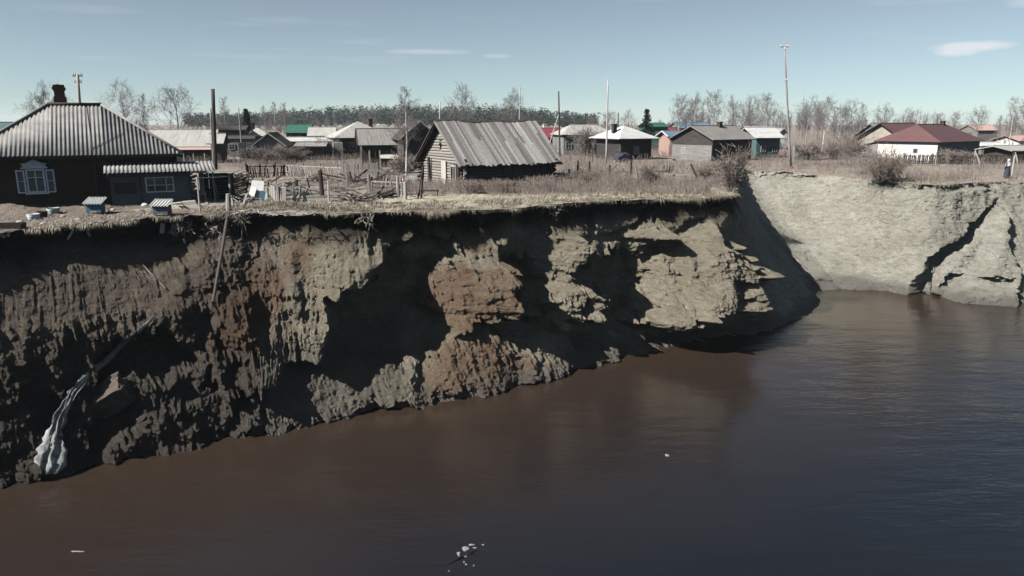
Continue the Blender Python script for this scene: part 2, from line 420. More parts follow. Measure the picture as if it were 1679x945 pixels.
# hollows
for a, pts, sf in ((-1.5, [(548, 478), (612, 455), (640, 410), (700, 395), (760, 405), (720, 440), (690, 492), (725, 540), (690, 580), (600, 600), (545, 590), (555, 540)], 9),
                   (-0.8, [(610, 352), (760, 350), (765, 410), (680, 400), (612, 440)], 10),
                   (-0.5, [(400, 352), (560, 356), (540, 385), (440, 405), (400, 430)], 10),
                   (-0.9, [(812, 430), (880, 430), (882, 530), (900, 540), (800, 540)], 10),
                   (-1.0, [(975, 425), (1065, 415), (1050, 540), (940, 565), (920, 540), (975, 510)], 9),
                   (-0.9, [(1060, 530), (1210, 505), (1260, 520), (1200, 560), (1060, 575)], 8),
                   (-1.1, [(150, 585), (260, 535), (330, 590), (250, 630), (215, 610), (160, 640)], 9),
                   (-0.9, [(140, 690), (215, 640), (225, 690), (150, 740)], 7),
                   (-0.8, [(20, 370), (340, 360), (330, 410), (250, 445), (120, 440), (20, 430)], 9)):
    D += a * polymask(wp, wq, pts, sf) * left
# mounds of fallen earth along the foot
for a, pts, sf in ((0.62, [(690, 650), (700, 580), (760, 540), (800, 540), (850, 570), (860, 620), (800, 640)], 16),
                   (0.9, [(835, 565), (885, 543), (930, 592), (905, 614), (855, 618)], 14),
                   (0.6, [(935, 588), (950, 568), (985, 562), (1035, 578), (1000, 590)], 7),
                   (0.5, [(1122, 562), (1126, 545), (1134, 548), (1136, 564)], 4),
                   (1.0, [(470, 695), (490, 600), (560, 596), (605, 640), (585, 680)], 18),
                   (0.9, [(595, 665), (615, 590), (675, 590), (685, 655)], 14),
                   (0.7, [(400, 705), (420, 600), (475, 590), (475, 700)], 16)):
    D += a * polymask(wp, wq, pts, sf) * left
# relief of the earth itself
x, y, z = P[..., 0], P[..., 1], P[..., 2]
along = x * .86 + y * .5
lit = np.clip(s / 0.5, 0, 1)
talus = sstep(0.04, -0.04, V2 - VT) * left
wl = sstep(470, 380, U2)                                         # the broken ground on the left
bench = wl * sstep(.56, .64, V2) * sstep(.93, .86, V2) * sstep(330, 270, U2)
rough = np.clip(0.22 + 0.8 * np.maximum(lit, talus * 0.9) + 0.75 * wl, 0, 1.2) * left * (1 - .72 * bench)
D += rough * (0.30 * ridged(along * .75, z * .38, y * .2, 4, 60) + 0.20 * ridged(along * 2.4, z * .9, y * .6, 4, 66, .62))
D += left * (0.05 + .02 * lit) * fbm(along * .35, y * .1, z * 4.2 + .6 * fbm(x * .5, y * .5, z * .5, 2, 64), 4, 63, .6)
D += left * (1 - wl) * 0.22 * fbm(along * .55, y * .3, z * .4, 3, 68)
D += rough * (0.07 * fbm(x * 7, y * 7, z * 7, 3, 70, .7) + 0.07 * ridged(along * 5.5, z * 2.6, y * 2, 3, 72, .6)) + left * 0.05 * fbm(x * 1.3, y * 1.3, z * 2.6, 4, 74)
c1 = clods(x * 1.15, y * 1.15, z * 1.15, 80); c2 = clods(x * 3.1, y * 3.1, z * 3.1, 83); c3 = clods(x * 6.5, y * 6.5, z * 6.5, 86)
zone_l = sstep(455, 400, U2) * sstep(0.60, 0.5, V2 - 0.22 * sstep(250, 330, U2) + .1 * fbm(x * .4, y * .4, z * .4, 3, 79))
D += zone_l * (0.55 * clods(x * .55, y * .55, z * .7, 89) + 0.55 * c1 + 0.20 * c2 + 0.10 * c3 + .3 * ridged(x * .8, y * .8, z * .6, 4, 93, .6)) + (rough - zone_l).clip(0, 1) * (0.15 * c2 + 0.10 * c3)
# fluting on the left slope and on the talus
D += left * sstep(430, 380, U2) * sstep(.45, .6, V2) * sstep(.85, .75, V2) * 0.13 * ridged(along * 2.2, z * .22, 0 * x, 4, 90, .6)
# the right-hand bank: softer, lumpy, with a slipped block and cracks
rt = ~left
D += rt * (0.26 * fbm(x * .45, y * .45, z * .45, 4, 100) + .12 * ridged(x * .9 - z * .5, y * .9, z * .35, 4, 101) + 0.18 * fbm(x * 1.3, y * 1.3, z * 1.3, 5, 104, .6) + 0.11 * ridged(x * 2.2 + z, y * 2.2, z * 3.0, 4, 108) + .10 * np.clip(clods(x * 1.7, y * 1.7, z * 1.7, 190) + .1, 0, 1) + .06 * fbm(x * 6, y * 6, z * 6, 3, 112, .7))
wp2 = px + 11 * fbm(x * .8, y * .8, z * .8, 5, 121, .65); wq2 = py + 11 * fbm(x * .8 + 5, y * .8, z * .8, 5, 122, .65)
D += rt * 1.3 * polymask(wp2, wq2, [(1634, 336), (1604, 395), (1568, 425), (1532, 484), (1560, 500), (1645, 500), (1656, 440), (1640, 400)], 4)
D -= rt * 1.7 * polymask(wp2, wq2, [(1630, 332), (1600, 368), (1566, 398), (1525, 432), (1492, 496), (1546, 498), (1580, 470), (1606, 430), (1620, 390)], 5)
D -= rt * 0.7 * linemask(wp2, wq2, [(1632, 330), (1646, 352), (1640, 372), (1652, 420), (1660, 450)], 4)
D -= rt * 0.8 * polymask(wp2, wq2, [(1560, 455), (1600, 450), (1645, 455), (1648, 468), (1590, 472), (1545, 475)], 4)
for pts, wd, dp in (([(1435, 300), (1470, 308), (1520, 312), (1560, 306), (1600, 300), (1625, 303)], 2.6, .45), ([(1640, 304), (1679, 300)], 2.5, .4),
                    ([(1350, 300), (1372, 318), (1390, 330)], 3, .3), ([(1470, 320), (1482, 335), (1475, 360)], 4, .3),
                    ([(1252, 286), (1300, 288), (1330, 291)], 2.5, .4), ([(1480, 448), (1510, 440), (1545, 425), (1580, 400)], 3, .25),
                    ([(1330, 455), (1380, 470), (1420, 474)], 4, .3), ([(1350, 440), (1400, 455), (1440, 462)], 3, .15)):
    D -= rt * dp * linemask(wp2, wq2, pts, wd) * np.clip(.35 + 1.6 * fbm(x * 1.1, y * 1.1, z * 1.1, 3, 160), 0, 1.2)
D -= 1.3 * np.exp(-((U2 - 1284) / 13.0) ** 2) * sstep(1.0, .85, V2)
D += rt * 0.6 * polymask(wp2, wq2, [(1375, 474), (1420, 452), (1475, 462), (1520, 440), (1532, 494), (1440, 484)], 9)
D -= rt * 0.5 * polymask(wp2, wq2, [(1440, 299), (1480, 300), (1540, 303), (1600, 299), (1640, 301), (1625, 311), (1560, 317), (1500, 316), (1455, 311)], 3)
D -= rt * 0.35 * polymask(wp2, wq2, [(1250, 284), (1300, 286), (1340, 289), (1335, 294), (1290, 293), (1250, 290)], 2)
# turf at the brink hangs over a notch
turf = sstep(.955, .985, V2); notch = sstep(.80, .93, V2) * sstep(.975, .945, V2)
lf = (left * 1.0) * sstep(-400, -330, U2)
D += lf * (turf * (0.10 + 0.16 * fbm(along * 1.8, y * .3, 0 * x, 3, 130) + .34 * fbm(along * 4.5, y * .5, z * 3, 3, 131, .7)) - notch * (0.34 + 0.2 * fbm(along * .7, 0 * x, 0 * x, 2, 133)))
D *= core[None, :] * sstep(-330, -250, U2) * sstep(1960, 1850, U2)
D *= np.where(V2 > 0.985, np.clip((1 - V2) / 0.015, 0, 1) * 0.4 + 0.6, 1)
P[..., :2] += nrm[None] * D[..., None]
P[..., 2] += left * (V2 > 0) * (V2 < .95) * rough * 0.10 * fbm(x * 3, y * 3, z * 3, 3, 140)
idx = np.arange(len(vv) * nu).reshape(len(vv), nu)
Q = np.stack([idx[:-1, :-1].ravel(), idx[:-1, 1:].ravel(), idx[1:, 1:].ravel(), idx[1:, :-1].ravel()], 1)
cme = np_mesh('cliff', P.reshape(-1, 3), Q, True)
# what the earth is made of: dark topsoil, brown loam on the left, orange clay lenses, pale sand, grey wet silt at the foot
loam = sstep(560, 380, px + 60 * fbm(x * .3, y * .3, z * .5, 3, 150))
soil = sstep(0.80, 0.93, V2 + 0.09 * fbm(x * .5, y * .5, z * .2, 3, 154)) * left
soil = np.maximum(soil, zone_l * 0.42); rightb = sstep(1215, 1235, U2)
clay = np.zeros(px.shape)
for pts in ([(690, 500), (720, 440), (810, 425), (812, 525), (740, 545)], [(680, 650), (700, 570), (770, 535), (850, 570), (860, 640), (760, 655)],
            [(345, 470), (420, 430), (470, 440), (470, 500), (420, 560), (400, 640), (350, 600)], [(760, 345), (800, 345), (795, 405), (765, 400)], [(480, 400), (520, 390), (510, 450), (470, 440)]):
    clay = np.maximum(clay, polymask(wp, wq, pts, 16))
silt = sstep(0.13, 0.02, V2 + 0.06 * fbm(x * .6, y * .6, z * .6, 3, 158)); silt = np.maximum(silt, 0.8 * sstep(.42, .3, V2) * sstep(690, 640, px) * left)
rgba = np.stack([loam, np.clip(soil, 0, 1), clay, silt], -1).reshape(-1, 4).astype(np.float32)
ca = cme.color_attributes.new('earth', 'FLOAT_COLOR', 'POINT'); ca.data.foreach_set('color', rgba.ravel())
ba = cme.attributes.new('bank', 'FLOAT', 'POINT'); ba.data.foreach_set('value', rightb.ravel().astype(np.float32))

k = NT('eroded_earth'); v = k.coord()
at_ = k.n('ShaderNodeAttribute', attribute_name='earth'); sp_ = k.n('ShaderNodeSeparateColor'); k.L.new(at_.outputs['Color'], sp_.inputs[0])
n1 = k.noise(v, 0.9, 8, .65); n2 = k.noise(k.coord((1, 1, 4)), 1.4, 8, .7); n3 = k.noise(v, 9, 6, .7)
sand = k.mix(k.ramp(n1, [(.35, 0), (.65, 1)]), (.40, .355, .27), (.56, .505, .395))
sand2 = k.mix(k.ramp(n1, [(.35, 0), (.65, 1)]), (.52, .508, .44), (.66, .645, .565))
sand2 = k.mix(k.ramp(k.noise(v, .28, 6, .65), [(.42, 0), (.68, .55)]), sand2, (.36, .34, .285))
ab = k.n('ShaderNodeAttribute', attribute_name='bank'); sand = k.mix(ab.outputs['Fac'], sand, sand2)
sand = k.mix(k.ramp(n2, [(.45, 0), (.7, .6)]), sand, (.23, .208, .168))
loamc = k.mix(k.ramp(n2, [(.35, 0), (.65, 1)]), (.19, .155, .125), (.34, .29, .24))
c = k.mix(sp_.outputs[0], sand, loamc)
c = k.mix(k.math('MULTIPLY', sp_.outputs[2], k.ramp(n1, [(.3, .35), (.6, .9)])), c, (.26, .16, .102))
c = k.mix(k.math('MULTIPLY', at_.outputs['Alpha'], 0.75), c, (.17, .158, .15))
c = k.mix(sp_.outputs[1], c, k.mix(k.ramp(n3, [(.35, 0), (.7, 1)]), (.028, .023, .02), (.082, .068, .058)))
c = k.mix(k.ramp(n3, [(.3, .45), (.62, 0)]), c, (.05, .043, .037))
k.L.new(c, k.b.inputs['Base Color']); k.b.inputs['Roughness'].default_value = .95; k.b.inputs['Specular IOR Level'].default_value = .15
nb = k.bump(k.noise(v, 6, 8, .75), .9, .22); nb = k.bump(k.noise(v, 24, 5, .75), .8, .07, nb); k.L.new(nb, k.b.inputs['Normal'])
cliff = link('cliff', cme, k.m); tag(cliff, 'crumbling sand and earth river cliff below the village', 'cliff', kind='structure')

# plateau: columns go straight back from the brink
wd_ = np.concatenate([[0], np.cumsum(np.concatenate([np.full(26, .22), np.full(40, .5), np.geomspace(.6, 480, 48)]))])
TL = P[-1]; PG = np.zeros((len(wd_), nu, 3)); WD = wd_[:, None]
fade = sstep(0, 2.5, WD)
base = smooth_interp(us, Tu, Txy)
fan = np.clip(WD - 20, 0, 240) / 60.0
PG[..., 0] = TL[None, :, 0] * (1 - fade) + base[None, :, 0] * fade
PG[..., 0] += np.clip(PG[..., 0], -45, 60) * fan
PG[..., 1] = TL[None, :, 1] + WD
hz_ = gz(PG[..., 0], PG[..., 1])
tuss = 0.10 * np.clip(ridged(PG[..., 0] * .9, PG[..., 1] * .9, 0 * hz_, 4, 170), -.4, 1) + .05 * fbm(PG[..., 0] * 3, PG[..., 1] * 3, 0 * hz_, 3, 176)
PG[..., 2] = hz_ + tuss * sstep(0, .5, WD) * sstep(120, 60, PG[..., 1])
PG[0] = TL
idx = np.arange(PG.shape[0] * nu).reshape(PG.shape[0], nu)
Q = np.stack([idx[:-1, :-1].ravel(), idx[:-1, 1:].ravel(), idx[1:, 1:].ravel(), idx[1:, :-1].ravel()], 1)
k = NT('village_ground'); v = k.coord()
n1 = k.noise(v, .22, 7, .65); n2 = k.noise(v, 1.6, 8, .7); n3 = k.noise(v, 12, 5, .7)
straw = k.mix(k.ramp(n2, [(.35, 0), (.65, 1)]), (.26, .235, .175), (.40, .365, .285))
heath = k.mix(k.ramp(n2, [(.35, 0), (.65, 1)]), (.17, .142, .125), (.26, .225, .198))
dirt = k.mix(k.ramp(n3, [(.35, 0), (.7, 1)]), (.10, .083, .072), (.25, .212, .185))
sx = k.n('ShaderNodeSeparateXYZ'); k.L.new(k.n('ShaderNodeTexCoord').outputs['Object'], sx.inputs[0])
yard = k.n('ShaderNodeMapRange'); yard.inputs['From Min'].default_value = -4.5; yard.inputs['From Max'].default_value = -9.5
k.L.new(k.math('ADD', sx.outputs['X'], k.math('MULTIPLY', n2, 3.0)), yard.inputs['Value'])
back = k.n('ShaderNodeMapRange'); back.inputs['From Min'].default_value = 50; back.inputs['From Max'].default_value = 66
k.L.new(k.math('ADD', sx.outputs['Y'], k.math('MULTIPLY', n1, 14.0)), back.inputs['Value'])
c = k.mix(back.outputs[0], straw, heath); c = k.mix(k.ramp(n1, [(.45, 0), (.62, .6)]), c, heath)
c = k.mix(k.math('MULTIPLY', yard.outputs[0], k.math('SUBTRACT', 1.0, back.outputs[0])), c, dirt); c = k.mix(k.ramp(n3, [(.3, .5), (.5, 0)]), c, (.05, .042, .036))
k.L.new(c, k.b.inputs['Base Color']); k.b.inputs['Roughness'].default_value = .95; k.b.inputs['Specular IOR Level'].default_value = .1
nb = k.bump(n3, .7, .05); nb = k.bump(k.noise(v, 40, 4, .7), .5, .02, nb); k.L.new(nb, k.b.inputs['Normal'])
ground = link('ground', np_mesh('ground', PG.reshape(-1, 3), Q, True), k.m); tag(ground, 'flat village ground of bare soil and dry straw-coloured turf', 'ground', kind='structure')

k = NT('muddy_water'); v = k.coord((.35, 1.0, 1))
sx = k.n('ShaderNodeSeparateXYZ'); k.L.new(k.n('ShaderNodeTexCoord').outputs['Object'], sx.inputs[0])
n0 = k.noise(k.coord((.05, .09, 1)), 1.0, 5, .6)
off_ = k.math('ADD', k.math('ADD', k.math('MULTIPLY', sx.outputs['X'], .5), k.math('MULTIPLY', sx.outputs['Y'], -.866)), k.math('MULTIPLY', n0, 10.0))
silt_sky_mix = k.n('ShaderNodeMapRange'); silt_sky_mix.inputs['From Min'].default_value = -26.5; silt_sky_mix.inputs['From Max'].default_value = -9.0; k.L.new(off_, silt_sky_mix.inputs['Value'])
c = k.mix(silt_sky_mix.outputs[0], (.032, .0218, .0158), (.0078, .0098, .0140))          # silt brown along the bank; sky reflection painted as blue farther out
k.L.new(c, k.b.inputs['Base Color']); k.b.inputs['Roughness'].default_value = .13; k.b.inputs['IOR'].default_value = 1.36
w1 = k.noise(v, 1.1, 3, .5); w2 = k.noise(k.coord((.5, 1.6, 1)), 3.2, 3, .6)
patch = k.ramp(k.noise(k.coord((.07, .10, 1)), 1.0, 3, .5), [(.42, .2), (.66, 1.0)])
hh = k.math('MULTIPLY', k.math('ADD', w1, k.math('MULTIPLY', w2, .35)), patch)
k.L.new(k.bump(hh, .45, .2), k.b.inputs['Normal'])
wm = MB(); wm.add([(-3500, -2600, 0), (3500, -2600, 0), (3500, 300, 0), (-3500, 300, 0)], [(0, 1, 2, 3)])
water = wm.build('water', k.m); tag(water, 'calm muddy brown river water below the cliff', 'water', kind='structure')

# nearest visible point of the bank in a direction, for things that lie on it
_vx, _vy = proj(P.reshape(-1, 3)); _vp = P.reshape(-1, 3)
def on_cliff(px_, py_, lift=0.05):
    q = np.abs(_vx - px_) + np.abs(_vy - py_); sel = np.where(q < 5)[0]
    if len(sel) == 0: sel = np.array([q.argmin()])
    i = sel[np.argmin(_vp[sel, 1])]; pnt = _vp[i]
    d = np.array([0, 0, CZ]) - pnt; d /= np.linalg.norm(d)
    return pnt + d * lift
def on_ground(px_, py_):
    p = at(px_, py_); z_ = float(gz(p[0], p[1])); p = at(px_, py_, z_); return np.array([p[0], p[1], float(gz(p[0], p[1]))])

# ------------------------------------------------------------------ materials of the village
M_GREYWOOD = mat('grey_weathered_wood', (.17, .155, .15), (.30, .28, .265), 2.2, .9, (9, 9, .8), .5, .02, .30)
M_ROOFPLANK = mat('weathered_roof_plank', (.125, .12, .117), (.30, .29, .283), 2.0, .88, (10, 1.0, 10), .6, .02, .5)
M_PALEWOOD = mat('pale_wood', (.30, .275, .24), (.46, .43, .39), 2.2, .9, (9, 9, .8), .4, .015, .22)
M_DARKWOOD = mat('dark_wood', (.030, .024, .021), (.065, .052, .046), 2.0, .92, (8, 8, .7), .5, .02, .25)
M_BROWNWALL = mat('dark_brown_boards', (.030, .021, .018), (.050, .036, .031), 1.5, .9, (1, 1, 14), .5, .03, .1)
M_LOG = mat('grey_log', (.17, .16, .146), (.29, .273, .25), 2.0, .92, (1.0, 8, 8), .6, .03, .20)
M_DARKLOG = mat('dark_log', (.035, .030, .028), (.075, .064, .058), 2.0, .92, (1.0, 8, 8), .6, .03, .2)  # darkened log wood; on the barn's unlit walls it carries their shade
M_SLATE = mat('wavy_fibre_slate', (.165, .164, .163), (.27, .267, .263), 1.2, .9, (1, 1, 1), .3, .01, .06, rust=((.13, .125, .12), .56))
M_SLATEWHITE = mat('pale_wavy_slate', (.36, .36, .365), (.50, .50, .50), 1.2, .9, (1, 1, 1), .2, .01, .08, rust=((.22, .215, .21), .58))
M_FARSLATE = mat('far_slate', (.25, .245, .235), (.36, .355, .34), .7, .9, (5, .6, 1), .3, .05, .12)
M_FARPLANKROOF = mat('far_plank_roof', (.12, .115, .11), (.24, .23, .22), .9, .9, (7, .6, 1), .5, .05, .1)
M_REDROOF = mat('maroon_metal_roof', (.085, .046, .048), (.11, .058, .06), .6, .55, (4, .5, 1), .2, .03, .1)
M_CRIMSON = mat('crimson_metal_roof', (.15, .035, .048), (.19, .045, .058), .6, .6, (4, .5, 1), .2, .03, .1)
M_GREENROOF = mat('green_metal_roof', (.026, .085, .066), (.034, .105, .08), .6, .6, (4, .5, 1), .2, .03, .1)
M_BLUEROOF = mat('blue_metal_roof', (.085, .14, .19), (.11, .175, .23), .6, .6, (4, .5, 1), .2, .03, .1)
M_FARDARK = mat('far_dark_wall', (.035, .032, .033), (.07, .06, .058), .8, .9, (1, 1, 5), .3, .03, .2)
M_FARGREY = mat('far_grey_wall', (.15, .145, .14), (.24, .23, .225), .8, .9, (1, 1, 5), .3, .03, .15)
M_CREAMWALL = mat('cream_wall', (.24, .22, .19), (.34, .315, .275), .9, .9, (1, 1, 3), .2, .02, .1)
M_WHITEWALL = mat('whitewashed_wall', (.52, .50, .47), (.62, .60, .57), .9, .9, (1, 1, 2), .2, .02, .06)
M_PINK = mat('salmon_boards', (.30, .20, .175), (.40, .275, .245), .9, .9, (6, 6, 1), .2, .02, .1)
M_TEAL = mat('teal_painted_boards', (.05, .095, .10), (.075, .125, .13), 1.2, .8, (1, 1, 6), .3, .02, .1)
M_BLUEPAINT = mat('blue_paint', (.055, .115, .17), (.08, .15, .21), 1.5, .7, (1, 1, 1), .2, .01, .1, rust=((.10, .08, .07), .62))
M_GREYPAINT_SHADE = mat('blue_grey_paint_and_shade', (.085, .095, .115), (.125, .135, .155), 1.5, .8, (1, 1, 3), .3, .01, .08, rust=((.06, .055, .055), .6))  # paint on the hive; on the maroon-roofed house's front, shade as colour
M_WHITEPAINT = mat('chipped_white_paint', (.50, .52, .55), (.66, .67, .69), 4, .7, (1, 1, 1), .2, .005, .08, rust=((.25, .24, .235), .60))
M_DULLFRAME = mat('dull_window_frame', (.22, .225, .23), (.33, .335, .34), 4, .8, rnd=.2)
M_BRICK = mat('sooty_red_brick', (.085, .035, .03), (.14, .06, .05), 6, .92, (1, 1, 3), .5, .02, .1)
M_GLASS = NT('window_glass'); M_GLASS.b.inputs['Base Color'].default_value = (.02, .03, .035, 1); M_GLASS.b.inputs['Roughness'].default_value = .12; M_GLASS = M_GLASS.m
M_POLE = mat('tarred_pole', (.045, .04, .038), (.085, .075, .07), 2.0, .92, (8, 8, .6), .5, .02, .2)
M_PALEPOLE = mat('bleached_pole', (.30, .29, .28), (.44, .43, .41), 2.0, .92, (8, 8, .6), .5, .02, .1)
M_CONCRETE = mat('concrete', (.30, .29, .28), (.40, .39, .375), 3, .95, (1, 1, 1), .4, .02, .1)
M_PORCELAIN = mat('insulator_white', (.5, .5, .5), (.6, .6, .6), 3, .4, bump=0)

def place(o, p): o.location = (float(p[0]), float(p[1]), float(p[2]) if len(p) > 2 else float(gz(p[0], p[1])))
def bars(mb, w, h, t, dpt, mullx=(), mullz=(), y=0.0):
    """window or panel frame of bars in the local xz plane, standing proud towards -y"""
    mb.box((-w / 2 + t / 2, y, 0), (t, dpt, h)); mb.box((w / 2 - t / 2, y, 0), (t, dpt, h))
    mb.box((0, y, -h / 2 + t / 2), (w - 2 * t, dpt * .96, t)); mb.box((0, y, h / 2 - t / 2), (w - 2 * t, dpt * .96, t))
    for m in mullx: mb.box((m * w / 2, y, 0), (t * .6, dpt * .8, h - 2 * t))
    for m in mullz: mb.box((0, y + .001, m * h / 2), (w - 2 * t, dpt * .7, t * .55))
def window(parent, face, a, z, w, h, L_, W_, fm=None, t=.07, mullx=(0,), mullz=(.25,)):
    fr = MB(); bars(fr, w, h, t, .08, mullx, mullz)
    o = fr.build('window', fm or M_DULLFRAME, parent)
    pn = MB().box((0, .012, 0), (w - t, .02, h - t)); pn.build('pane', M_GLASS, o)
    if face == 'front': o.location = (a, -.042, z)
    elif face == 'left': o.location = (-.042, a, z); o.rotation_euler = (0, 0, -math.pi / 2)
    elif face == 'right': o.location = (L_ + .042, a, z); o.rotation_euler = (0, 0, math.pi / 2)
    return o
def house(name, label, cat, pxL, pxR, d, W_, eave, ridge, rz, roof, wm, rm, windows=(), chim=None, over=.35, th=.10, gm=None, cross=False, door=None, group=None, trim=None, hipl=None):
    """house planned from its wall ends (px), distance, and eave and ridge rows; local x along the front, y to the back"""
    r = math.radians(rz); x0 = X(pxL, d); a = (pxR - CX) / F
    L_ = (a * (d * CP + (CZ - G - 1.5) * SP) - x0) / (math.cos(r) - a * CP * math.sin(r))
    we, he = HT(eave, d - over), HT(ridge, d + W_ / 2)
    we = max(we, .8); he = max(he, we + .4)
    o = thing(name, label, cat, (x0, d, float(gz(x0, d))), r, group)
    body = MB(); zb = -.3
    half = L_ / 2 if cross else W_ / 2; k_ = (he - we) / (half + over); wt = we + over * k_ - th * 1.3          # wall top under the slope
    if cross:                                                                     # gable end looks at the front
        pts = [(0, 0, zb), (L_, 0, zb), (L_, 0, wt), (L_ / 2, 0, wt + k_ * L_ / 2), (0, 0, wt)]
        body.add([p for p in pts] + [(x_, W_, z_) for x_, y_, z_ in pts], [(0, 1, 2, 3, 4), (9, 8, 7, 6, 5)] + [(i, i + 5, (i + 1) % 5 + 5, (i + 1) % 5) for i in range(5)])
    elif roof == 'hip':
        body.box((L_ / 2, W_ / 2, (wt + zb) / 2), (L_, W_, wt - zb))
    else:
        pts = [(0, 0, zb), (0, 0, wt), (0, W_ / 2, wt + k_ * W_ / 2), (0, W_, wt), (0, W_, zb)]
        body.add(pts + [(L_, y_, z_) for x_, y_, z_ in pts], [(0, 1, 2, 3, 4), (9, 8, 7, 6, 5)] + [(i, i + 5, (i + 1) % 5 + 5, (i + 1) % 5) for i in range(5)])
    body.build('wall', wm, o)
    ov = over
    A, B, C, D_ = (-ov, -ov, we), (L_ + ov, -ov, we), (L_ + ov, W_ + ov, we), (-ov, W_ + ov, we)
    if cross:
        R0, R1 = (L_ / 2, -ov, he), (L_ / 2, W_ + ov, he); sl = [[A, R0, R1, D_], [B, C, R1, R0]]
    elif roof == 'hip':
        hp = min(hipl if hipl is not None else W_ / 2 + ov, L_ / 2 + ov - .05)
        R0, R1 = (-ov + hp, W_ / 2, he), (L_ + ov - hp, W_ / 2, he); sl = [[A, B, R1, R0], [C, D_, R0, R1], [D_, A, R0], [B, C, R1]]
    else:
        R0, R1 = (-ov, W_ / 2, he), (L_ + ov, W_ / 2, he); sl = [[A, B, R1, R0], [C, D_, R0, R1]]
    for q in sl:
        so = MB().slab(q, th).build('roof_slope', rm, o)
    cap = MB().tube([Vector(R0) + Vector((0, 0, .02)), Vector(R1) + Vector((0, 0, .02))], .07, 6); cap.build('ridge_cap', rm, o)
    if trim:
        tb = MB()
        ends = ((A, R0), (D_, R0)) if not cross else ((A, R0), (B, R0))
        for p, q in ends: tb.tube([Vector(p) + Vector((0, -.03, -.02)) if cross else Vector(p) + Vector((-.03, 0, -.02)), Vector(q) + (Vector((0, -.03, -.02)) if cross else Vector((-.03, 0, -.02)))], .075, 4)
        tb.build('barge_board', trim, o)
    for i, wdw in enumerate(windows): window(o, wdw[0], wdw[1] * (L_ if wdw[0] == 'front' else W_), wdw[2], wdw[3], wdw[4], L_, W_)
    if door:
        dd = MB().box((0, 0, .95), (.9, .06, 1.9)); do = dd.build('door', door[1], o); do.location = (door[0] * L_, -.035, 0)
    if chim:
        cx_, cy_, hh_, m_ = chim; cc = MB(); zc = he - abs(cy_ - .5) * 2 * (he - we)
        cc.box((0, 0, hh_ / 2 - .3), (.5, .5, hh_ + .6)); cc.box((0, 0, hh_ + .06), (.62, .62, .12)); co = cc.build('chimney', m_, o); co.location = (cx_ * L_, cy_ * W_, zc)
    return o, L_, we, he

# ------------------------------------------------------------------ brown house with wavy slate hip roof
rz1 = math.radians(27); ctr = np.array([-25.15, 43.4])
h1 = thing('village_house', 'dark brown house with ribbed grey hip roof and brick chimney by the cliff edge', 'house', (ctr[0], ctr[1], G), rz1)
HL, HW, EZ, RZ_, RR = 5.2, 4.0, 2.72, 5.42, 1.3
MB().box((0, 0, 1.3), (9.8, 7.0, 3.2)).build('wall', M_BROWNWALL, h1)
MB().box((0, 0, -.1), (10.0, 7.2, .5)).build('plinth', M_DARKWOOD, h1)
def wavy(ax0, ax1, off, top_fn, eave_y, ridge_y, ez, rz_, courses=1, per=.205, amp=.03):
    """wavy sheets in overlapping courses; x from ax0 to ax1, slope from eave_y to ridge_y, cut by top_fn(x)"""
    V, Q = [], []; n = int((ax1 - ax0) / per * 8); sl = math.hypot(ridge_y - eave_y, rz_ - ez)
    ny, nz_ = -(rz_ - ez) / sl, (ridge_y - eave_y) / sl
    for c in range(courses):
        b = len(V); t0, t1 = c / courses, (c + 1.06) / courses
        for i in range(n + 1):
            x_ = ax0 + (ax1 - ax0) * i / n; tm = top_fn(x_)
            for t, lift in ((t0, .03), (min(t1, 1), .022)):
                tt = min(t, tm); d_ = amp * math.sin(2 * math.pi * x_ / per) + lift
                y_ = eave_y + (ridge_y - eave_y) * tt; z_ = ez + (rz_ - ez) * tt
                for th_ in (0, -.012): V.append((x_, y_ + ny * (d_ + th_), z_ + nz_ * (d_ + th_)))
        for i in range(n):
            a0, a1 = b + 4 * i, b + 4 * (i + 1)
            if top_fn(ax0 + (ax1 - ax0) * (i + .5) / n) <= t0: continue
            Q += [(a0, a1, a1 + 2, a0 + 2), (a0 + 1, a0 + 3, a1 + 3, a1 + 1), (a0, a0 + 1, a1 + 1, a1), (a0 + 2, a1 + 2, a1 + 3, a0 + 3)]
    m = MB(); m.v = V; m.f = Q; return m
hipf = lambda x_: max(0.0, min(1.0, (HL - abs(x_)) / (HL - RR)))
hipe = lambda x_: max(0.0, min(1.0, (HW - abs(x_)) / HW))
wavy(-HL, HL, 0, hipf, -HW, 0, EZ, RZ_).build('roof_slope', M_SLATE, h1, True)
wavy(-HL, HL, 0, hipf, -HW, 0, EZ, RZ_).build('roof_slope', M_SLATE, h1, True).rotation_euler = (0, 0, math.pi)
for sgn in (1, -1):
    o = wavy(-HW, HW, 0, hipe, -HL, -RR, EZ, RZ_).build('roof_slope', M_SLATE, h1, True); o.rotation_euler = (0, 0, sgn * math.pi / 2)
for sx in (-1, 1):
    for sy in (-1, 1):
        MB().tube([(sx * HL, sy * HW, EZ + .07), (sx * RR, 0, RZ_ + .08)], .075, 6).build('hip_cap', M_SLATE, h1, True)
MB().tube([(-RR - .05, 0, RZ_ + .08), (RR + .05, 0, RZ_ + .08)], .085, 6).build('ridge_cap', M_DARKWOOD, h1, True)
eb = MB()
for y_ in (-HW + .06, HW - .06): eb.box((0, y_, EZ - .07), (2 * HL - .1, .05, .15))
for x_ in (-HL + .06, HL - .06): eb.box((x_, 0, EZ - .07), (.05, 2 * HW - .3, .148))
eb.build('eave_board', M_DARKWOOD, h1)
ch = MB(); ch.box((0, 0, .2), (.62, .62, 1.0)); ch.box((0, 0, .78), (.50, .50, .5)); ch.box((0, 0, 1.07), (.58, .58, .08)); ch.box((0, 0, 1.16), (.66, .66, .10)); ch.box((0, 0, 1.25), (.58, .58, .08))
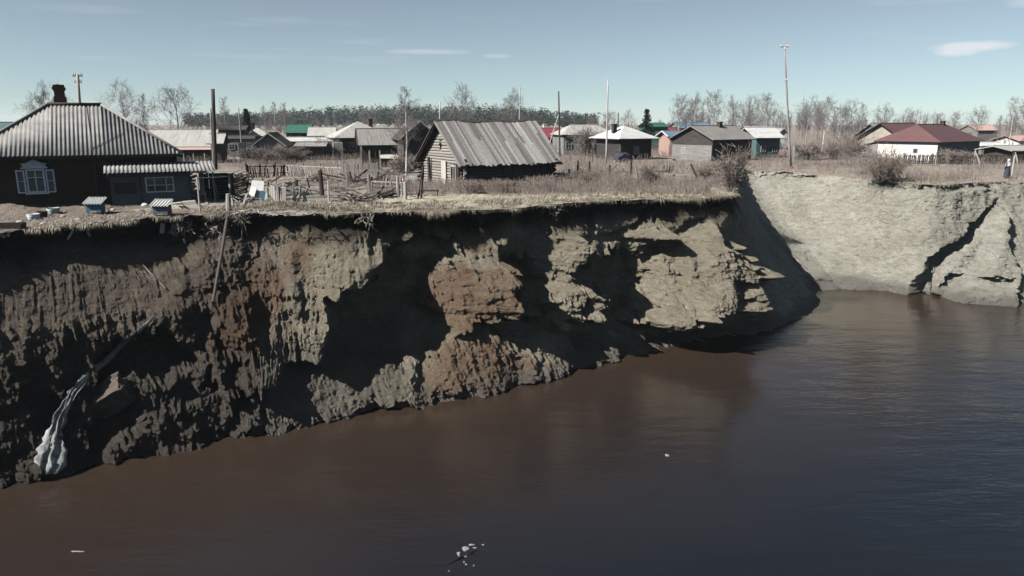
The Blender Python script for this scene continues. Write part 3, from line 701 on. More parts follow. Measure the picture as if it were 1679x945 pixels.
for c_ in ((-.2, 0), (.2, 0), (0, .2), (0, -.2)): ch.box((c_[0], c_[1], 1.33), (.20 if c_[1] else .16, .20 if c_[0] else .5, .09))
o = ch.build('chimney', M_BRICK, h1); o.location = (-.72, .35, 5.2)
# the carved window with open shutters
fw = MB(); bars(fw, .86, 1.24, .085, .12, (0,), (.28,)); win1 = fw.build('window', M_WHITEPAINT, h1); win1.location = (-2.05, -3.56, 1.42)
for sx, sz, ww, hh_ in ((-.2, -.23, .33, .62), (.2, -.23, .33, .62), (-.2, .33, .33, .34), (.2, .33, .33, .34)):
    MB().box((sx, .03, sz), (ww, .02, hh_)).build('pane', M_GLASS, win1)
pd = MB(); pd.box((0, -.03, .69), (1.22, .20, .07)); pd.box((0, -.02, .80), (1.04, .10, .14)); pd.box((0, -.03, .90), (1.16, .18, .05))
pd.add([(-.42, -.08, .925), (.42, -.08, .925), (0, -.08, 1.12), (-.42, .02, .925), (.42, .02, .925), (0, .02, 1.12)], [(0, 1, 2), (5, 4, 3), (0, 3, 4, 1), (1, 4, 5, 2), (2, 5, 3, 0)])
for sx in (-.5, 0, .5): pd.box((sx, -.06, .80), (.07, .06, .1))
pd.build('pediment', M_WHITEPAINT, win1)
MB().box((0, -.06, -.66), (1.06, .2, .07)).build('sill', M_WHITEPAINT, win1)
for sg in (-1, 1):
    s_ = MB(); bars(s_, .40, 1.22, .07, .05, (), (0.02,)); sh = s_.build('shutter', M_WHITEPAINT, win1); sh.location = (sg * .67, -.03, -.02); sh.rotation_euler = (0, 0, sg * .12)
    for z_ in (-.29, .29): MB().box((0, .008, z_), (.28, .02, .46)).build('panel', M_GREYPAINT_SHADE, sh)
# lean-to porch
pm = MB(); px0, px1, py0, py1 = 1.35, 5.45, -5.0, -3.52
pm.add([(px0, py0, -.3), (px1, py0, -.3), (px1, py1, -.3), (px0, py1, -.3), (px0, py0, 1.72), (px1, py0, 1.72), (px1, py1, 2.18), (px0, py1, 2.18)], [(0, 1, 5, 4), (1, 2, 6, 5), (2, 3, 7, 6), (3, 0, 4, 7), (4, 5, 6, 7)])
pm.build('porch', M_GREYPAINT_SHADE, h1)
pr = wavy(1.2, 6.75, 0, lambda x_: 1.0, -5.3, -3.5, 1.80, 2.26, 1, .205, .026); pr.build('porch_roof', M_SLATE, h1, True)
pf = MB(); bars(pf, 1.42, .84, .06, .08, (-.36, .45), (-.05,)); pw = pf.build('window', M_WHITEPAINT, h1); pw.location = (3.85, -5.045, 1.12)
for sx, ww in ((-.48, .38), (.05, .52), (.50, .34)):
    for sz in (-.20, .19): MB().box((sx, .02, sz), (ww, .02, .30)).build('pane', M_GLASS, pw)
MB().box((2.15, -5.02, .98), (1.05, .04, .62)).build('boarded_window', M_DARKWOOD, h1)
for x_ in (px0 + .05, 2.9, px1 - .05): MB().box((x_, -5.03, .7), (.09, .05, 2.0)).build('corner_board', M_DARKWOOD, h1)
MB().box((6.6, -5.2, .7), (.09, .09, 2.1)).build('porch_post', M_GREYWOOD, h1)
MB().box((3.4, -5.28, 1.66), (4.3, .05, .10)).build('porch_beam', M_DARKWOOD, h1)
o = MB().tube([(0, 0, 0), (.02, .35, 3.0), (-.05, 1.6, 5.3)], [.045, .04, .03], 6).build('leaning_rod', M_POLE); p_ = on_ground(162, 338); place(o, p_); o.rotation_euler = (0, 0, rz1)
tag(o, 'thin dark rod leaning up against the slate roof of the brown house', 'rod')

# ------------------------------------------------------------------ old log barn with plank roof
rb = math.radians(29); fl = at(761, 309)
barn = thing('log_barn', 'old grey log barn with sagging plank roof near the cliff edge', 'barn', (fl[0], fl[1], G), rb)
BL, BW, EH, RH = 7.35, 7.2, 1.62, 4.62; OVR, OVG = .55, .55; kk_ = (RH - EH) / (BW / 2 + OVR)
def sag(x_): return -.10 * math.sin(math.pi * min(max(x_ / BL, 0), 1)) + .05 * math.sin(x_ * 1.9)
lm = MB().tube([(0, 0, 0), (1, 0, 0)], [.112, .108], 8); log_me = None
def log(parent, p0, p1, r0, m, name='log'):
    global log_me
    p0, p1 = Vector(p0), Vector(p1); d = p1 - p0
    if log_me is None:
        t = MB(); t.tube([(0, 0, 0), (.33, .012, .008), (.66, -.01, -.006), (1, 0, 0)], [1.0, .97, 1.02, .95], 9)
        log_me = bpy.data.meshes.new('log'); log_me.from_pydata(t.v, [], t.f); log_me.polygons.foreach_set('use_smooth', [len(p.vertices) == 4 for p in log_me.polygons]); log_me.update()
    o = bpy.data.objects.new(name, log_me); col.objects.link(o); o.parent = parent
    o.location = p0; o.rotation_mode = 'QUATERNION'; q = Vector((1, 0, 0)).rotation_difference(d.normalized())
    o.rotation_quaternion = q @ Matrix.Rotation(rng.uniform(0, 6), 3, 'X').to_quaternion(); o.scale = (d.length, r0, r0)
    if not log_me.materials: log_me.materials.append(m)
    o.material_slots[0].link = 'OBJECT'; o.material_slots[0].material = m
    return o
ch_ = .205; ncr = int((RH - .25) / ch_)
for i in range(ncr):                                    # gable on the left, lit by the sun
    z_ = .06 + ch_ * i; half_w = BW / 2 if z_ < EH + OVR * kk_ - .2 else (RH - .22 - z_) / kk_
    if half_w < .35: break
    y0, y1 = BW / 2 - half_w, BW / 2 + half_w
    jut = .22 if z_ < 1.8 else -.05
    cuts = [(y0 - jut, y1 + jut)]
    if .55 < z_ < 1.55: cuts = [(y0 - jut, 1.15), (1.75, y1 + jut)]             # low window hole
    if 2.35 < z_ < 3.15: cuts = [(y0 + .02, BW / 2 - .05), (BW / 2 + .35, y1)]      # loft hole
    for a_, b_ in cuts: log(barn, (rng.uniform(-.02, .02), a_, z_), (rng.uniform(-.02, .02), b_, z_ + rng.uniform(-.02, .02)), .112, M_LOG)
for i in range(9):  # walls away from the sun: shade put into the darker log colour
    z_ = .06 + ch_ * i + .09
    log(barn, (-.28, 0, z_), (3.1, 0, z_), .112, M_DARKLOG); log(barn, (-.28, BW, z_), (BL + .2, BW, z_), .112, M_DARKLOG)
    log(barn, (BL, -.2, z_), (BL, BW + .2, z_), .112, M_DARKLOG)
MB().box((1.6, .14, 1.0), (3.0, .06, 2.0)).build('inner_wall', M_DARKWOOD, barn)
MB().add([(BL - .02, .2, .0), (BL - .02, BW - .2, 0), (BL - .02, BW - .2, 2.0), (BL - .02, BW / 2, 4.3), (BL - .02, .2, 2.0), (BL - .1, .2, .0), (BL - .1, BW - .2, 0), (BL - .1, BW - .2, 2.0), (BL - .1, BW / 2, 4.3), (BL - .1, .2, 2.0)],
         [(0, 1, 2, 3, 4), (9, 8, 7, 6, 5)] + [(i, i + 5, (i + 1) % 5 + 5, (i + 1) % 5) for i in range(5)]).build('gable_boards', M_DARKWOOD, barn)
MB().box((.16, BW / 2, 1.0), (.06, BW - .4, 2.0)).build('inner_wall', M_DARKWOOD, barn)
x_ = 3.2
while x_ < BL - .1:                                       # upright boards of the front, eave shade put into their dark wood
    w_ = rng.uniform(.15, .24); o = MB().box((x_ + w_ / 2, rng.uniform(-.015, .015), 1.0), (w_ - .012, .035, 2.0 - rng.uniform(0, .12))).build('wall_board', M_DARKWOOD, barn); x_ += w_
for x_ in (3.15, 5.05, 6.2): MB().box((x_, -.05, .95), (.14, .1, 1.95)).build('post', M_DARKWOOD, barn)
for y_, lean in ((.42, .02), (5.62, -.06)): MB().tube([(-.24, y_, -.1), (-.24 + lean, y_ + lean, 1.95)], [.13, .11], 7).build('clamp_post', M_DARKLOG, barn)
dr = MB()
for i in range(4): MB().box((-.17, 2.75 + i * .2, .92), (.05, .185, 1.72 - .03 * i)).build('door_board', M_PALEWOOD, barn)
for y_ in (1.02, 1.86): MB().box((-.16, y_, .85), (.06, .16, 1.5)).build('window_board', M_GREYWOOD, barn)
MB().box((-.15, 1.44, 1.48), (.06, .9, .13)).build('window_board', M_GREYWOOD, barn)
MB().box((-.12, 1.44, .98), (.03, .5, .8)).build('pane', M_GLASS, barn)
MB().box((-.15, 1.44, .98), (.05, .06, .85)).build('window_board', M_PALEWOOD, barn)
# roof planks, one by one, both slopes
def slope_pt(x_, t, side):
    y_ = (BW / 2 + OVR) * (1 - t); z_ = EH + (RH - EH) * t + sag(x_) * (.3 + .7 * t)
    return (x_, BW / 2 - side * y_ , z_)
for side in (1, -1):
    MB().slab([slope_pt(-OVG + .03, .02, side), slope_pt(BL + OVG - .03, .02, side), slope_pt(BL + OVG - .03, .99, side), slope_pt(-OVG + .03, .99, side)] if side == 1 else
              [slope_pt(BL + OVG - .03, .02, side), slope_pt(-OVG + .03, .02, side), slope_pt(-OVG + .03, .99, side), slope_pt(BL + OVG - .03, .99, side)], .05).build('roof_lathing', M_DARKWOOD, barn).location.z = -.17
    x_ = -OVG
    while x_ < BL + OVG - .05:
        w_ = min(rng.uniform(.13, .23), BL + OVG - x_)
        lay = rng.choice((0, 0, .022)); nseg = 2 if rng.random() < .45 else 1; cut = rng.uniform(.35, .7)
        sk = rng.uniform(-.03, .03)
        for (t0, t1) in (((-.02 + rng.uniform(-.03, .03), 1.0),) if nseg == 1 else ((-.02 + rng.uniform(-.03, .025), cut + .02), (cut, 1.0))):
            if rng.random() < .03 and t0 < .2: t0 += rng.uniform(.05, .15)
            m = MB(); up = .045 + lay + (.018 if t0 > .2 else 0)
            q = []
            for (xx, t) in ((x_ + .006, t0), (x_ + w_ - .006, t0 + rng.uniform(-.008, .008)), (x_ + w_ - .006 + sk, t1), (x_ + .006 + sk, t1)):
                a_ = Vector(slope_pt(min(max(xx, -OVG - .05), BL + OVG + .05), t, side)); a_.z += up + rng.uniform(0, .008); q.append(a_)
            if side == -1: q = [q[1], q[0], q[3], q[2]]
            m.slab(q, .028); m.build('roof_plank', M_ROOFPLANK, barn)
        x_ += w_
for t, nm in ((1.0, 'ridge_board'),):
    for side in (1, -1):
        m = MB(); q = []
        for i in range(9):
            xx = -OVG - .05 + (BL + 2 * OVG + .1) * i / 8; q.append((Vector(slope_pt(xx, .965, side)) + Vector((0, 0, .10)), Vector(slope_pt(xx, 1.0, side)) + Vector((0, 0, .13))))
        vs_ = [p for pr_ in q for p in pr_]; m.add(vs_ + [p - Vector((0, 0, .03)) for p in vs_], sum([[(2 * i, 2 * i + 2, 2 * i + 3, 2 * i + 1), (18 + 2 * i, 18 + 2 * i + 1, 18 + 2 * i + 3, 18 + 2 * i + 2), (2 * i, 18 + 2 * i, 20 + 2 * i, 2 * i + 2), (2 * i + 1, 2 * i + 3, 21 + 2 * i, 19 + 2 * i)] for i in range(8)], []))
        m.build(nm, M_DARKWOOD, barn)
for side in (1, -1):                                       # rake boards on the gable overhang
    a_, b_ = Vector(slope_pt(-OVG - .02, -.02, side)), Vector(slope_pt(-OVG - .02, 1, side))
    MB().tube([a_ + Vector((0, 0, -.04)), b_ + Vector((0, 0, -.04))], .075, 4).build('barge_board', M_DARKWOOD if side == -1 else M_GREYWOOD, barn)

# ------------------------------------------------------------------ the rest of the village
MW = ('front', .5, 1.35, .8, .9)
sh, l_, we, he = house('long_shed', 'long shed with pale ribbed roof and red lower eave, right of the brown house', 'shed', 240, 346, 85, 6.0, 241, 213, 8, 'gable', M_FARDARK, M_FARSLATE, over=.3)
MB().slab([(l_ * .35, -.9, we - .32), (l_ + .3, -.9, we - .32), (l_ + .3, -.25, we - .06), (l_ * .35, -.25, we - .06)], .05).build('red_eave_sheet', M_PINK, sh)
for x_ in (.45, .6, .75, .92): MB().box((l_ * x_, -.85, .55), (.1, .1, 1.1)).build('post', M_PALEWOOD, sh)
house('dark_outbuilding', 'low dark building just right of the thick tarred pole', 'building', 352, 402, 108, 5, 213, 206, 12, 'gable', M_FARDARK, M_FARDARK, [('front', .3, 2.2, 1.2, .7)], over=.3)
house('lean_to_shed', 'small grey shed with white framed window under the dark building', 'shed', 374, 416, 100, 3, 228, 223, 10, 'gable', M_FARGREY, M_FARDARK, [('front', .15, 1.35, .8, .75)], over=.15)
house('slate_hut', 'tiny hut with pale sloping roof beside the thick pole', 'hut', 346, 362, 84, 4, 236, 220, 12, 'gable', M_FARDARK, M_FARSLATE, over=.4)
house('pyramid_roof_house', 'small pale pyramid-roofed house behind the dark gabled shed', 'house', 408, 440, 112, 5, 223, 208.5, 20, 'hip', M_FARDARK, M_FARSLATE, chim=(.3, .5, .5, M_FARDARK), over=.3)
house('gabled_shed', 'dark gabled shed with one pale eave board, left of the blue gate', 'shed', 418, 466, 88, 5, 240, 218, 6, 'gable', M_FARGREY, M_FARDARK, cross=True, over=.35, trim=M_PALEWOOD)
house('green_roof_house', 'house with flat green metal roof in front of the pine wood', 'house', 470, 506, 130, 6, 218, 204.5, 5, 'gable', M_FARDARK, M_GREENROOF, over=.3)
house('grey_roof_house', 'house with plain light grey roof beside the green roof', 'house', 507, 548, 124, 6, 223, 209, 10, 'gable', M_FARDARK, M_FARSLATE, over=.3, chim=(.4, .6, .6, M_FARGREY))
house('long_low_shed', 'long low shed with pale flat roof behind the blue gate', 'shed', 464, 552, 98, 5, 232, 226, 6, 'gable', M_FARDARK, M_SLATEWHITE, over=.4)
house('flat_roof_barn', 'low dark barn with grey flat roof right of the blue gate', 'barn', 488, 530, 90, 3.5, 240, 235, 8, 'gable', M_FARDARK, M_FARGREY, over=.4)
hh, l_, we, he = house('hip_roof_house', 'dark house with big pale hip roof and white porch left of the log hut', 'house', 553, 640, 96, 7, 226, 199, 22, 'hip', M_FARDARK, M_FARSLATE, chim=(.72, .42, .55, M_FARDARK), over=.5)
MB().box((-.1, -.75, 1.05), (1.15, 1.3, 2.1)).build('porch', M_WHITEWALL, hh); window(hh, 'front', 2.0, 1.5, .9, 1.1, l_, 7)
hu, l_, we, he = house('log_hut', 'open-fronted log hut with grey slate roof behind the broken pickets', 'hut', 594, 664, 76, 5, 238, 211, 14, 'gable', M_FARDARK, M_FARPLANKROOF, over=.45, trim=M_DARKWOOD)
for i in range(8): log(hu, (l_ * .42, -.12, .2 + i * .2), (l_, -.12, .2 + i * .2), .095, M_LOG if i % 3 else M_PALEWOOD)
for x_ in (.0, .16, .3, .4): MB().box((l_ * x_, -.3, .85), (.13, .13, 1.8)).build('post', M_PALEWOOD if x_ in (.16, .4) else M_DARKWOOD, hu)
MB().slab([(l_ * .4, -1.3, 1.0), (l_ * 1.05, -1.3, .9), (l_ * 1.05, -.2, 1.25), (l_ * .4, -.2, 1.35)], .05).build('shelf_roof', M_PALEWOOD, hu)
house('hidden_gable_house', 'dark gabled house half hidden behind the left end of the log barn', 'house', 662, 716, 72, 6, 231, 199, 16, 'gable', M_FARDARK, M_FARDARK, cross=True, over=.5, trim=M_PALEWOOD)
house('crimson_roof_house', 'house with crimson roof just right of the barn ridge', 'house', 884, 922, 122, 6, 226, 210, 12, 'gable', M_FARDARK, M_CRIMSON, [('front', .75, 1.1, .8, .9)], over=.3, chim=(.45, .55, .7, M_WHITEWALL))
house('cream_hip_house', 'wide house with pale hip roof and shuttered end between barn and round-topped hut', 'house', 924, 1008, 108, 7, 221, 205, 10, 'hip', M_FARGREY, M_FARSLATE, [('front', .1, 1.4, .9, 1.0), ('front', .55, 1.4, .9, 1.0)], over=.4, hipl=2.2)
house('pale_hip_cottage', 'dark-walled cottage under a pale peaked hip roof, right of the thin pole', 'cottage', 1018, 1068, 92, 6, 227, 205.5, 24, 'hip', M_FARDARK, M_SLATEWHITE, [('front', .5, 1.2, .75, .95)], over=.75, chim=(.1, .4, .4, M_FARDARK))
house('green_house', 'dark green two-storey house with green roof behind the peaked cottage', 'house', 1062, 1094, 132, 6, 208, 202, 6, 'gable', M_GREENROOF, M_GREENROOF, [('front', .65, 2.4, 1.5, 1.2)], over=.3)
house('red_roof_cottage', 'small cottage with faded red roof beside the green house', 'cottage', 1092, 1114, 135, 5, 218, 209, 8, 'gable', M_CREAMWALL, M_CRIMSON, over=.3)
house('blue_roof_house', 'house with pale blue roof behind the plank-roofed hut', 'house', 1114, 1165, 150, 7, 210, 201, 6, 'gable', M_CREAMWALL, M_BLUEROOF, [('front', .2, 2.4, 1.2, 1.0), ('front', .45, 2.4, 1.2, 1.0)], over=.4)
house('blue_roof_shed', 'low shed with teal blue roof and white edge left of the plank-roofed hut', 'shed', 1098, 1140, 104, 5, 224, 215, 6, 'gable', M_PINK, M_BLUEROOF, over=.4, trim=M_WHITEPAINT)
hp_, l_, we, he = house('plank_roof_hut', 'hut with dark striped plank roof and pale gable wall, left of the tall leaning pole', 'hut', 1168, 1232, 88, 6.4, 229, 206, 34, 'gable', M_FARDARK, M_FARPLANKROOF, [('left', .3, 1.2, .7, .8), ('left', .7, 1.2, .7, .8)], over=.45, chim=(.62, .45, .5, M_POLE))
MB().add([(-.02, .05, -.2), (-.02, 6.35, -.2), (-.02, 6.35, 1.9), (-.02, .05, 1.9), (-.06, .05, -.2), (-.06, 6.35, -.2), (-.06, 6.35, 1.9), (-.06, .05, 1.9)], [(0, 1, 2, 3), (7, 6, 5, 4), (0, 4, 5, 1), (1, 5, 6, 2), (2, 6, 7, 3), (3, 7, 4, 0)]).build('gable_boards', M_FARGREY, hp_)
house('teal_wall_hut', 'hut with teal walls and white roof just left of the tall leaning pole', 'hut', 1240, 1278, 98, 5, 226, 209, 12, 'gable', M_TEAL, M_SLATEWHITE, [('front', .3, 1.2, .7, .9), ('front', .8, 1.2, .7, .9)], over=.5)
house('far_slate_house', 'distant pale roof showing above the teal-walled hut', 'house', 1234, 1272, 128, 6, 218, 207, 10, 'gable', M_FARGREY, M_FARSLATE, over=.3)
house('white_gable_house', 'tiny distant white gable between leaning pole and teal hut', 'house', 1276, 1290, 135, 5, 220, 211, 5, 'gable', M_WHITEWALL, M_FARSLATE, cross=True, over=.25)
house('grey_gable_house', 'grey wooden gable house farthest left of the maroon roofs', 'house', 1452, 1480, 128, 6, 226, 203, 30, 'gable', M_FARGREY, M_FARSLATE, over=.4)
house('wooden_gable_house', 'house with bare wooden gable and maroon roof behind the white-walled one', 'house', 1480, 1530, 108, 7, 230, 202.5, 32, 'gable', M_CREAMWALL, M_REDROOF, [('left', .3, 1.3, .7, .8), ('left', .7, 1.3, .7, .8)], over=.45, trim=M_DARKWOOD)
bh, l_, we, he = house('maroon_roof_house', 'white-walled house with big maroon roof above the right-hand bank', 'house', 1538, 1606, 92, 7.4, 233, 204, 38, 'hip', M_GREYPAINT_SHADE, M_REDROOF, [('front', .28, 1.3, .8, .35), ('front', .6, 1.3, .8, .35)], over=.5, hipl=2.6, chim=(.75, .5, .35, M_FARDARK))  # blue-grey front is the shade of a white wall, put into its colour
MB().add([(-.02, .02, -.2), (-.02, 7.38, -.2), (-.02, 7.38, 2.1), (-.02, .02, 2.1), (-.08, .02, -.2), (-.08, 7.38, -.2), (-.08, 7.38, 2.1), (-.08, .02, 2.1)], [(0, 1, 2, 3), (7, 6, 5, 4), (0, 4, 5, 1), (1, 5, 6, 2), (2, 6, 7, 3), (3, 7, 4, 0)]).build('side_wall', M_WHITEWALL, bh)  # sunny side in the wall's own white; only the front has painted shade
window(bh, 'left', 2.6, 1.1, .5, .5, l_, 7.4, M_GREYPAINT_SHADE).location.x = -.12
house('lean_to_annex', 'low pale annex with sloping roof left of the white wall', 'annex', 1458, 1492, 102, 4, 238, 231, 20, 'gable', M_FARGREY, M_FARSLATE, over=.3)
house('pale_yard_shed', 'long low pale shed right of the maroon-roofed house', 'shed', 1610, 1655, 104, 4, 239, 234, 4, 'gable', M_FARGREY, M_SLATEWHITE, over=.2)
house('open_shelter', 'open shelter with tilted grey roof behind the standing person', 'shelter', 1660, 1720, 84, 4, 247, 239, 10, 'gable', M_FARDARK, M_FARSLATE, over=.7)
house('edge_hut', 'hut with pinkish roof above the open shelter', 'hut', 1672, 1720, 108, 5, 231, 222, 8, 'gable', M_WHITEWALL, M_PINK, over=.4)
house('pink_roof_house', 'distant faded pink roof right of the maroon roof', 'house', 1602, 1636, 160, 6, 214, 205, 5, 'gable', M_FARGREY, M_PINK, over=.3)
house('teal_roof_house', 'low roof peeping out left of the brown house', 'house', -30, 16, 80, 6, 214, 201, 8, 'gable', M_FARGREY, M_TEAL, over=.4)

# ------------------------------------------------------------------ utility poles
def pole(label, top, base, d, r0=.13, r1=.09, m=None, arms=(), stub=False, brace=None, lamp=False, cat='utility pole'):
    """top and base rows/columns planned in the photo; d metres away"""
    m = m or M_POLE; b = np.array([X(base[0], d, 0), d, 0]); b[2] = float(gz(b[0], b[1])) - .3
    t = atd(top[0], top[1], d); o = thing('utility_pole', label, cat, b)
    v_ = Vector(t - b); n = 5
    MB().tube([v_ * (i / n) for i in range(n + 1)], [r0 + (r1 - r0) * i / n for i in range(n + 1)], 8).build('shaft', m, o, True)
    for f, w_, ax in arms:
        p = v_ * f; h_ = w_ / 2
        a = MB().box((0, 0, 0), (w_, .09, .10) if ax == 'x' else (.09, w_, .10)).build('cross_arm', m, o); a.location = p
        for s_ in (-1, -.55, .55, 1):
            q = MB(); q.tube([(0, 0, .04), (0, 0, .12), (0, 0, .2)], [.03, .055, .035], 6); ins = q.build('insulator', M_PORCELAIN, a); ins.location = (s_ * h_ * .9, 0, 0) if ax == 'x' else (0, s_ * h_ * .9, 0)
    if stub: MB().box((.17, .05, 1.0), (.2, .2, 2.9)).build('concrete_stub', M_CONCRETE, o)
    if brace: MB().tube([v_ * brace[0], Vector((brace[1], brace[2], .2))], [.07, .08], 6).build('brace', m if not brace[3:] else brace[3], o)
    if lamp:
        q = MB(); q.tube([v_ * .55, v_ * .55 + Vector((-.5, -.15, .45)), v_ * .55 + Vector((-.9, -.25, .65))], .03, 5); la = q.build('lamp_arm', m, o)
        h_ = MB(); h_.tube([(0, 0, 0), (-.18, -.05, .03), (-.42, -.12, .05)], [.05, .11, .06], 6); hd = h_.build('lamp_head', M_CONCRETE, la); hd.location = v_ * .55 + Vector((-.85, -.24, .63))
    return o
pole('bare pole rising behind the chimney of the brown house', (127, 122), (140, 262), 56, .13, .10, M_GREYWOOD, ((.985, .7, 'x'), (.93, .5, 'x')))
pole('thick black tarred post with no arms, right of the brown house', (349, 146), (354, 294), 57, .16, .14)
pole('slim grey post close behind the thick black one', (345, 178), (350, 262), 78, .10, .09, M_GREYWOOD)
pole('short slanting pole beside the dark spruce', (391, 177), (398, 240), 96, .10, .08, M_GREYWOOD)
pole('short pole peeping over the left part of the barn ridge', (721, 167), (722, 240), 100, .11, .09, M_PALEPOLE)
pole('very thin pale mast over the right part of the barn roof', (853, 143), (850, 240), 110, .10, .07, M_PALEPOLE, ((.98, .5, 'y'),))
pole('dark pole with pale slanting brace at the right end of the barn', (916, 150), (918, 256), 95, .12, .09, M_POLE, ((.62, 1.0, 'x'),), brace=(.68, -2.0, -.4, M_PALEPOLE))
pole('tall thin bleached pole with lamp arm between two pale-roofed houses', (997, 131), (994, 262), 86, .11, .07, M_PALEPOLE, ((.93, .5, 'y'),), lamp=True)
pole('small dark pole behind the cream hip house', (1014, 185), (1012, 228), 120, .11, .09)
pole('short pole right of the dark green house', (1124, 194), (1125, 232), 110, .12, .10)
pole('tallest pole, leaning left, with a pale concrete stub at its foot', (1286, 74), (1297, 268), 80, .125, .085, M_GREYWOOD, ((.985, .9, 'x'), (.965, .6, 'y'), (.72, .7, 'y')), stub=True)


# ------------------------------------------------------------------ bare trees, woods, shrubs, dry grass
M_TWIG = mat('bare_twigs', (.16, .14, .138), (.235, .21, .205), 1.0, .95, bump=0, rnd=.18)
M_BIRCHBARK = mat('birch_bark', (.40, .385, .37), (.56, .545, .53), 2.5, .9, (2, 2, .7), .3, .02, .1, rust=((.06, .055, .055), .60))
M_GREYBARK = mat('grey_bark', (.16, .145, .135), (.26, .235, .22), 3, .95, (3, 3, .6), .5, .03, .15)
M_PINE = mat('pine_needles', (.020, .030, .027), (.044, .058, .050), .25, .95, bump=0, rnd=.1)
M_SPRUCE = mat('spruce_needles', (.014, .021, .020), (.028, .037, .034), .8, .95, bump=0, rnd=.1)
M_SHRUB = mat('shrub_twigs', (.16, .132, .12), (.265, .225, .20), 1.5, .95, bump=0, rnd=.2)
M_STRAW = mat('dry_straw', (.19, .162, .125), (.44, .40, .325), 1.6, .95, bump=0, rnd=.05)
M_WEED = mat('dry_weed_stems', (.125, .098, .09), (.37, .315, .28), .5, .95, bump=0, rnd=.05)
M_ROOT = mat('pale_roots', (.26, .225, .19), (.42, .38, .33), 4, .95, (1, 1, 1), .3, .01, .15)

def branch(S, R, p, d, ln, r, lvl, n, curl=.25, up=.10):
    """one wandering limb with side limbs; S collects tapered sticks"""
    seg = 4 if lvl else 3; q = np.array(p, float); d = np.array(d, float)
    for i in range(seg):
        d = d + np.array([R.uniform(-curl, curl), R.uniform(-curl, curl), R.uniform(-curl, curl) + up]); d /= np.linalg.norm(d)
        q2 = q + d * ln / seg; r0, r1 = r * (1 - .8 * i / seg), r * (1 - .8 * (i + 1) / seg)
        S.append((q, q2, max(r0, .014), max(r1, .010)))
        if lvl:
            for _ in range(n if i else max(n - 1, 1)):
                a = R.uniform(0, 6.283); side = np.cross(d, [math.cos(a), math.sin(a), .3]); side /= np.linalg.norm(side) + 1e-9
                dd = d * R.uniform(.45, .9) + side * R.uniform(.5, .95)
                branch(S, R, q + (q2 - q) * R.random(), dd / np.linalg.norm(dd), ln * R.uniform(.38, .6), r * .45, lvl - 1, n, curl, up * .8)
        q = q2
def tree_proto(seed, h, crown_from, spread, rt, nmain, birch, upw=.35, lvl=2):
    R = random.Random(seed); T = []; q = np.array([0, 0, -.15]); n = 9; knots = []
    lean = np.array([R.uniform(-.05, .05), R.uniform(-.05, .05), 0])
    for i in range(n):
        q2 = q + np.array([R.uniform(-.03, .03) * h / n * 3, R.uniform(-.03, .03) * h / n * 3, h * .97 / n]) + lean * h / n
        T.append((q, q2, rt * (1 - .88 * i / n), rt * (1 - .88 * (i + 1) / n))); knots.append(q); q = q2
    knots.append(q); S = []
    for i in range(nmain):
        f = crown_from + (1 - crown_from) * (i + .5) / nmain; kf = f * n; j = min(int(kf), n - 1); p = knots[j] + (knots[j + 1] - knots[j]) * (kf - j)
        a = i * 2.4 + R.uniform(-.5, .5); upf = upw + .5 * f
        d = np.array([math.cos(a), math.sin(a), upf]); d /= np.linalg.norm(d)
        branch(S, R, p, d, spread * (1.15 - .75 * (f - crown_from) / (1 - crown_from)) * R.uniform(.75, 1.15), rt * .34 * (1.2 - f), lvl, 2)
    A = lambda L_, k: np.array([s_[k] for s_ in L_])
    tm = segs_mesh('trunk', A(T, 0), A(T, 1), A(T, 2), A(T, 3), 7); cm = segs_mesh('crown', A(S, 0), A(S, 1), A(S, 2), A(S, 3), 3)
    return tm, cm, h
PROTO = [tree_proto(1, 9, .28, 3.7, .16, 19, False), tree_proto(2, 10, .32, 3.3, .16, 21, False, .6), tree_proto(3, 11, .26, 2.9, .15, 20, True, .7),
         tree_proto(4, 9, .38, 3.6, .17, 18, False, .5), tree_proto(5, 12, .36, 2.6, .14, 20, True, .8), tree_proto(6, 8, .24, 3.7, .15, 19, False, .3)]
def bare_tree(label, px_, d, top, pi, bark, group='bare trees among and behind the houses', wide=1.0):
    tm, cm, h0 = PROTO[pi]; x_ = X(px_, d, 4); h = HT(top, d); k_ = h / h0
    o = thing('bare_tree', label, 'tree', (x_, d, float(gz(x_, d))), rng.uniform(0, 6.28), group)
    o.scale = (k_ * wide, k_ * wide, k_)
    t = link('trunk', tm, None, o); 
    if not tm.materials: tm.materials.append(bark)
    t.material_slots[0].link = 'OBJECT'; t.material_slots[0].material = bark
    link('crown', cm, M_TWIG, o); return o
